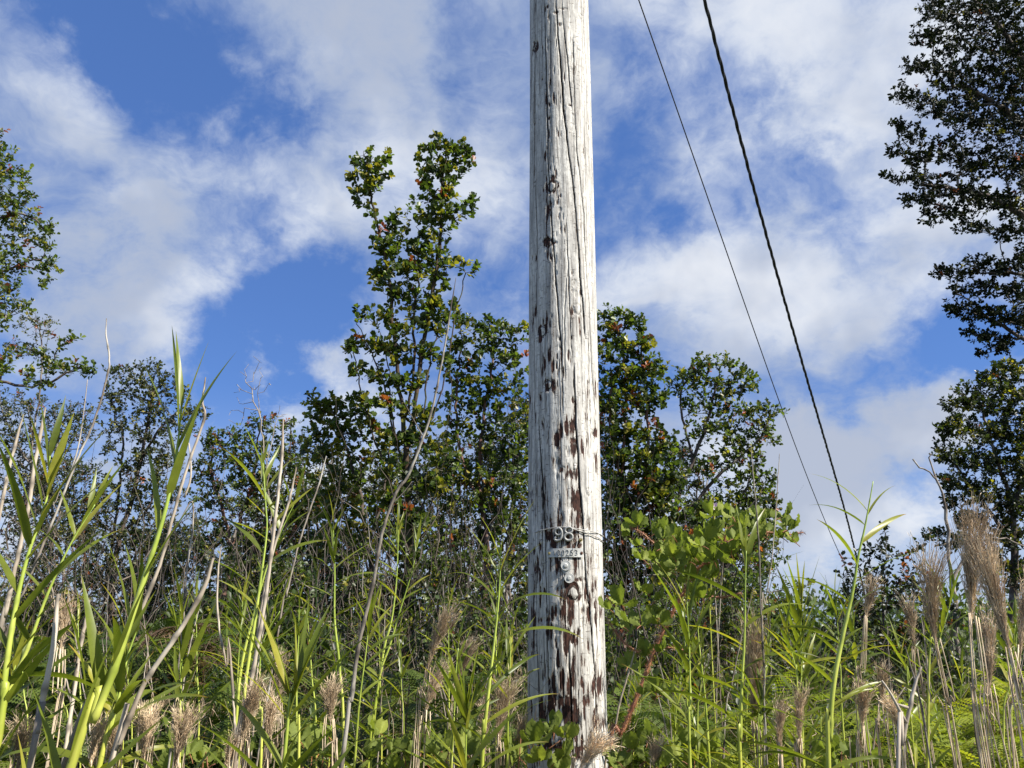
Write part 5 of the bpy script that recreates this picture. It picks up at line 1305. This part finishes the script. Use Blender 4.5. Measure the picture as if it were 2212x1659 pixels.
for q in range(26):
    x_ = rr_.uniform(1560, 2240); y_ = rr_.uniform(1530, 1690) - max(0, x_ - 1950) * .22; D_ = 3.9 - (y_ - 1480) / 200 * 1.5
    fern('bright yellow-green fern in the sunlit bank at the right', x_, y_, max(2.2, D_), 13, 1.0, 'sunlit ferns of the right bank', sunny=True)

# ------------------------------------------------------------------ bramble with pleated rounded leaflets
def leaflet_mesh(seed):
    rgx = np.random.default_rng(seed); m, c_ = 9, 6
    v = []
    for i_ in range(m):
        t = i_ / (m - 1); wd = .40 * math.sin(math.pi * min(1, t ** 1.7 * .80 + .05)) ** .8 if t < 1 else .16
        if i_ == 0: wd = .03
        for j_ in range(c_ + 1):
            s_ = (j_ / c_ - .5) * 2
            x_ = t - abs(s_) * .0 - (.10 * (1 - abs(s_)) if t == 1 else 0)
            z_ = .24 * abs(s_) * math.sin(math.pi * t) + .035 * (1 if (i_ + int(abs(s_) * 2)) % 2 else -1) * (t > .1) - .22 * t * t * .5
            v.append((x_ + .10 * abs(s_) * t, s_ * wd, z_))
    f = []
    for i_ in range(m - 1):
        for j_ in range(c_):
            a_ = i_ * (c_ + 1) + j_; f.append([a_, a_ + 1, a_ + c_ + 2, a_ + c_ + 1])
    mbx = MB(); mbx.add(v, [np.array(f)], (1, 1, 1)); return mbx.mesh('leaflet', M_BRAMBLE_LEAF)
LFT = [leaflet_mesh(q) for q in range(2)]
M_BRAM = plain_material('bramble_stem', (.20, .07, .04), (.36, .17, .08), 24, .6)
M_HAIR = plain_material('bramble_bristle', (.30, .12, .05), (.45, .22, .10), 24, .6)
def place(o, p, d, s, scale):
    d = Vector(d).normalized(); u = d.cross(Vector(s)).normalized()
    if u.length < .1: u = Vector((0, 0, 1))
    s = u.cross(d).normalized()
    o.matrix_local = Matrix.Translation(Vector(p)) @ Matrix((d, s, u)).transposed().to_4x4() @ Matrix.Scale(scale, 4)
def trifoliate(root, p, out_dir, size):
    """petiole with three leaflets; a part named leaf holding three leaflets"""
    d = Vector(out_dir).normalized()
    mbx = MB(); tip = d * size * .55 + Vector((0, 0, size * .12))
    S = resample(np.array([[0, 0, 0], list(tip * .5 + Vector((0, 0, size * .05))), list(tip)]), .01); tube(mbx, S, .0013, 5, (1, .9, .7))
    o = link('leaf', mbx.mesh('leaf', M_BRAM), root); o.location = Vector(p)
    side = d.cross(Vector((0, 0, 1))).normalized()
    for a_, sc_ in ((0, 1.15), (1.35, .9), (-1.35, .9)):
        dd = d * math.cos(a_) + side * math.sin(a_) + Vector((0, 0, random.uniform(.1, 1.3)))
        l_ = link('leaflet', random.choice(LFT), o)
        place(l_, tip, dd, side * math.cos(a_) - d * math.sin(a_) + Vector((0, 0, random.uniform(-.7, .7))), size * sc_ * random.uniform(.85, 1.1))
def bramble(label, stems, leaves, D, size, hair=True):
    base = stems[0][0][0]
    b0 = at(base[0], base[1], D); loc = np.array([b0[0] - .02, b0[1], float(ground_z(b0[0], b0[1])) - .03])
    root = thing('bramble', label, 'bramble', loc)
    for si, (px, r0, r1) in enumerate(stems):
        W = np.array([at(q[0], q[1], D + (q[2] if len(q) > 2 else 0)) for q in px])
        if si == 0: W = np.vstack([loc, W])
        S = resample(W, .012) - loc; mbx = MB()
        tube(mbx, S, np.linspace(r0, r1, len(S)), 8, (1, 1, 1)); st = link('stem', mbx.mesh('stem', M_BRAM), root)
        if hair:
            rgx = np.random.default_rng(si); m = int(len(S) * 34 * (1 if si == 0 else .5)); q = rgx.integers(0, len(S), m)
            mbx = MB(); dr_ = nrm(rgx.normal(0, 1, (m, 3))); small_leaves(mbx, S[q], dr_, nrm(rgx.normal(0, 1, (m, 3))), np.where(True, rgx.uniform(.006, .012, m) + np.linspace(r0, r1, len(S))[q], 0), .0006, np.ones((m, 3)), quads=False)
            link('bristles', mbx.mesh('bristles', M_HAIR), st, 'stuff')
    for q in leaves:
        p_ = at(q[0], q[1], D + (q[2] if len(q) > 2 else random.uniform(-.16, .10))) - loc
        a_ = random.uniform(0, 6.28)
        trifoliate(root, p_ - np.array([0, 0, size * .4]), (math.cos(a_), math.sin(a_) * .8, random.uniform(.15, .9)), size * random.uniform(.8, 1.15))
    return root
main = [((1318, 1665), (1345, 1580), (1378, 1500), (1412, 1410), (1440, 1350), (1462, 1305), (1482, 1270), (1496, 1240), (1530, 1210), (1560, 1180), (1572, 1145)), .0105, .0035]
br_stems = [(main[0], main[1], main[2]),
            ([(1496, 1240), (1460, 1210), (1420, 1180), (1385, 1150), (1362, 1140)], .0045, .002),
            ([(1545, 1200), (1600, 1165), (1650, 1150), (1700, 1155), (1735, 1150)], .0045, .002),
            ([(1482, 1270), (1520, 1285), (1560, 1290), (1600, 1280)], .0035, .0016),
            ([(1380, 1410), (1350, 1390), (1330, 1365), (1314, 1342)], .003, .0016),
            ([(1400, 1345), (1360, 1330), (1330, 1310), (1312, 1290)], .003, .0016),
            ([(1420, 1400), (1460, 1400), (1490, 1410)], .003, .0016)]
br_leaves = []
rr_ = random.Random(12); random.seed(9)
for (cx_, cy_, rx_, ry_, m_) in ((1400, 1150, 40, 22, 8), (1440, 1190, 45, 30, 10), (1490, 1200, 45, 40, 14), (1540, 1160, 45, 40, 14), (1590, 1140, 45, 35, 12), (1640, 1140, 40, 30, 9), (1695, 1130, 28, 25, 7), (1480, 1160, 35, 25, 8), (1530, 1240, 45, 25, 8), (1580, 1200, 40, 25, 8),
                                   (1500, 1290, 60, 18, 6), (1420, 1300, 25, 25, 4), (1440, 1330, 25, 15, 3), (1390, 1350, 30, 25, 5), (1345, 1310, 25, 18, 3), (1370, 1345, 20, 20, 3), (1350, 1375, 20, 12, 2), (1390, 1420, 25, 20, 3), (1355, 1445, 14, 10, 2), (1425, 1405, 20, 14, 2), (1470, 1400, 25, 20, 3), (1400, 1500, 28, 16, 3), (1375, 1500, 14, 10, 2), (1440, 1230, 30, 20, 5), (1720, 1165, 15, 10, 2)):
    for z_ in range(int(m_ * (.90 if cy_ < 1270 else .60) + .5)): br_leaves.append((cx_ + rr_.gauss(0, rx_ * .55), cy_ + rr_.gauss(0, ry_ * .55), rr_.uniform(-.26, .17)))
bramble('arching bramble with a bristly red-brown stem and round pleated leaves, right of the pole', br_stems, br_leaves, 2.35, .041)
bramble('low bramble sprig with rounded leaves at the left foot of the pole', [([(1120, 1665), (1150, 1625), (1175, 1595), (1200, 1580)], .003, .0015), ([(1150, 1625), (1180, 1620), (1210, 1600)], .002, .0012)],
        [(1150, 1600, 0), (1170, 1585, 0), (1195, 1582, 0), (1206, 1590, 0), (1165, 1635, 0), (1190, 1640, 0), (1140, 1640, 0), (1185, 1660, 0)], 2.25, .052, hair=False)
bramble('low bramble sprig with rounded leaves right of the pole foot', [([(1340, 1700), (1350, 1660), (1370, 1620)], .003, .0015)],
        [(1350, 1610), (1370, 1600), (1345, 1640), (1380, 1640), (1400, 1660), (1360, 1660), (1395, 1600)], 2.3, .050, hair=False)
for q, (x_, y_, wh) in enumerate(((430, 1650, 'under the brushy plumes at the bottom left'), (690, 1630, 'below the round brown plume'), (860, 1630, 'right of the thick grey dead cane foot'), (960, 1650, 'below the short forked cane'), (1500, 1650, 'at the foot of the leafy cane by the bramble'), (1820, 1640, 'at the foot of the tallest green cane'))):
    bramble('low mat of rounded pleated leaves ' + wh, [([(x_, 1700), (x_ + 20, 1660), (x_ + 35, y_)], .003, .0015)], [(x_ + rr_.uniform(-70, 90), y_ + rr_.uniform(-45, 35)) for _ in range(11)], 2.5, .052, hair=False)

# ------------------------------------------------------------------ grass and low growth filling the floor of the thicket
rg = np.random.default_rng(5)
def blades(n_, x0, x1, y0, y1, h0, h1, wd, cols, name, label, dry=False):
    mbx = MB(); yy = rg.uniform(y0, y1, n_) ** 1.0; xx = rg.uniform(x0, x1, n_) * yy
    base = np.stack([xx, yy, ground_z(xx, yy) - .02], -1)
    H = rg.uniform(h0, h1, n_); az = rg.uniform(0, 2 * math.pi, n_); lean = rg.uniform(.05, .75, n_) * H
    sg = 5; t = np.linspace(0, 1, sg)
    P = base[:, None] + np.stack([np.cos(az)[:, None] * lean[:, None] * t ** 2, np.sin(az)[:, None] * lean[:, None] * t ** 2, H[:, None] * (t - .25 * t ** 3)], -1)
    S = np.stack([-np.sin(az + .6), np.cos(az + .6), 0 * az], -1)[:, None]
    w_ = (wd * (1 - t * .93))[None, :, None]
    v = np.stack([P - S * w_, P + S * w_], 2)   # n, sg, 2, 3
    b = (np.arange(n_)[:, None] * sg + np.arange(sg - 1)[None]) * 2
    f = np.stack([b, b + 1, b + 3, b + 2], -1).reshape(-1, 4)
    c_ = np.array(cols)[rg.integers(0, len(cols), n_)] * rg.uniform(.7, 1.3, (n_, 1))
    mbx.add(v.reshape(-1, 3), [f], np.repeat(c_, sg * 2, 0))
    link(name, mbx.mesh(name, M_GRASS), kind='stuff', label=label, cat='grass')
blades(15000, -.78, .80, 1.9, 6.5, .35, 1.0, .0045, [(.050, .068, .014), (.085, .105, .020), (.035, .050, .012), (.15, .145, .035), (.10, .075, .04)], 'grass', 'tall green grass filling the floor of the thicket')
blades(5000, -.78, .80, 1.7, 6.0, .35, .95, .0022, [(.34, .28, .19), (.45, .38, .28), (.22, .15, .10)], 'dry_grass', 'dry straw stems mixed through the thicket')
mbx = MB(); mF = 22000
yy = rg.uniform(3.2, 9.5, mF); xx = rg.uniform(-.8, .82, mF) * yy; hgt = .75 + .25 * np.sin(xx * 2.1 + yy) + .2 * np.sin(xx * .9 + 4)
zz_ = ground_z(xx, yy) + hgt * rg.random(mF) ** .7
dr = nrm(rg.normal(0, 1, (mF, 3)) + np.array([0, 0, .6]))
cs = np.array(PALETTE['mid'])[rg.integers(0, 3, mF)] * rg.uniform(.5, 1.2, (mF, 1))
small_leaves(mbx, np.stack([xx, yy, zz_], -1), dr, nrm(rg.normal(0, .6, (mF, 3)) + np.array([0, 0, 1])), rg.uniform(.05, .10, mF), rg.uniform(.012, .03, mF), cs, quads=True)
link('ground_cover', mbx.mesh('ground_cover', M_LEAF), kind='stuff', label='mixed leafy ground cover under the shrubs', cat='ground cover')

# ------------------------------------------------------------------ tangle of bare wiry twigs inside the thicket
rg = np.random.default_rng(31)
def twig_tangle(n_, label, mat, y0, y1, zlo, zhi, rad, xmin=-.75, xmax=.80, tall=1.0, tone=1.0):
    mbx = MB(); m = 9; s_ = 3
    yy = rg.uniform(y0, y1, n_); xx = rg.uniform(xmin, xmax, n_) * yy
    H = rg.uniform(zlo, zhi, n_); ln = rg.uniform(.5, 1.5, n_) * tall
    base = np.stack([xx, yy, np.maximum(ground_z(xx, yy), H - ln * .5)], -1)
    dirs = nrm(np.stack([rg.normal(0, .42, n_), rg.normal(0, .42, n_), np.ones(n_)], -1))
    wob = np.cumsum(rg.normal(0, .028, (n_, m, 3)), 1)
    P = base[:, None] + dirs[:, None] * ln[:, None, None] * np.linspace(0, 1, m)[None, :, None] + wob
    T = nrm(np.gradient(P, axis=1)); U = nrm(np.cross(T, np.array([.3, .9, .2]))); V = np.cross(T, U)
    r = (rg.uniform(.5, 1.3, n_)[:, None] * rad * (1.1 - np.linspace(0, .9, m)[None]))[:, :, None, None]
    a = np.arange(s_) * 2 * math.pi / s_
    v = P[:, :, None] + r * (np.cos(a)[None, None, :, None] * U[:, :, None] + np.sin(a)[None, None, :, None] * V[:, :, None])
    b = (np.arange(n_)[:, None, None] * m + np.arange(m - 1)[None, :, None]) * s_; j = np.arange(s_)[None, None]; k_ = (j + 1) % s_
    f = np.stack([b + j, b + k_, b + s_ + k_, b + s_ + j], -1).reshape(-1, 4)
    mbx.add(v.reshape(-1, 3), [f], np.repeat(rg.uniform(.18, .75, (n_, 1)) * np.array([[1.05, .96, .85]]) * tone, m * s_, 0))
    link('twig_tangle', mbx.mesh('twig_tangle', mat), kind='stuff', label=label, cat='brushwood')
twig_tangle(1000, 'tangle of thin bare twigs among the shrubs and trunks', M_TWIG, 4.6, 9.5, 1.0, 2.5, .0042, xmax=.30)
twig_tangle(260, 'tangle of thin bare twigs low among the right-hand shrubs', M_TWIG, 4.2, 7.5, .9, 1.8, .0036, xmin=.34, xmax=.80, tall=.5)
twig_tangle(650, 'broken dry stalks and wiry brush between the canes', M_DRY, 2.3, 4.8, .5, 1.35, .0020, tall=.6, tone=1.5)

# ------------------------------------------------------------------ a label of its own for every repeat
bpy.context.view_layer.update()
MARKS = [(-20, 'left edge of the thicket'), (85, 'straight tan cane'), (150, 'pale thin cane'), (225, 'yellow-stemmed cane'), (312, 'brushy plume'), (400, 'tilted brushy plume'), (515, 'slanting grey-brown cane'),
         (623, 'stout yellow-green cane'), (712, 'round brown plume'), (765, 'thick grey dead cane'), (905, 'slanting plume'), (983, 'short forked cane'), (1055, 'bright bare-stemmed cane'), (1140, 'white pole'),
         (1320, 'white pole'), (1410, 'red-brown bramble stem'), (1491, 'leafy cane by the bramble'), (1604, 'cane with long arching blades'), (1655, 'thin dark stick'), (1729, 'upright narrow-bladed cane'), (1796, 'tallest green cane'),
         (1862, 'bristly plume'), (1950, 'whitish forked dead stem'), (2040, 'airy greyish plume'), (2125, 'largest dry plume'), (2200, 'leaning big plume')]
SHORT = {'slender green cane': 'slender green cane', 'bright yellow-green fern': 'bright yellow-green fern', 'green fern with hanging': 'green hanging fern', 'thin dead stem': 'thin dead stem', 'brown withered fern': 'brown withered fern',
         'yellow-green fern': 'yellow-green fern', 'green fern in the shade': 'shaded green fern', 'fern in the gap': 'green fern'}
byl = {}
for o in COL.objects:
    if o.get('category') and o.get('group'): byl.setdefault(o['label'], []).append(o)
pend = {}
for lb, obs in byl.items():
    if len(obs) < 2: continue
    base = next((v_ for k_, v_ in SHORT.items() if lb.startswith(k_)), lb)
    for o in obs:
        top = max((Vector(o.matrix_world.translation) + (c_.matrix_local @ Vector(c_.bound_box[k_])) for c_ in o.children if c_.name.startswith(('stem', 'stipe')) for k_ in range(8)), key=lambda q_: q_.z)
        px_, py_ = project(np.array(top))
        mk = min(MARKS, key=lambda m_: abs(m_[0] - px_))
        side = 'left' if (px_ < mk[0] or mk[0] == 1140) and mk[0] != 1320 and mk[0] != -20 else 'right'
        place_ = ('at the ' + mk[1]) if mk[0] == -20 else 'just %s of the %s' % (side, mk[1])
        pend.setdefault((base, place_), []).append((float(py_), o))
WORDS = {1: [''], 2: ['upper ', 'lower '], 3: ['uppermost ', 'middle ', 'lowest ']}
for (base, place_), L_ in pend.items():
    L_.sort(key=lambda q_: q_[0]); n_ = len(L_)
    wl = WORDS.get(n_) or ['uppermost ', 'second-highest ', 'third-highest ', 'fourth-highest ', 'fifth-highest ', 'sixth-highest ', 'seventh-highest '][:n_ - 1] + ['lowest ']
    for (y_, o), wd_ in zip(L_, wl): o['label'] = wd_ + base + ' ' + place_
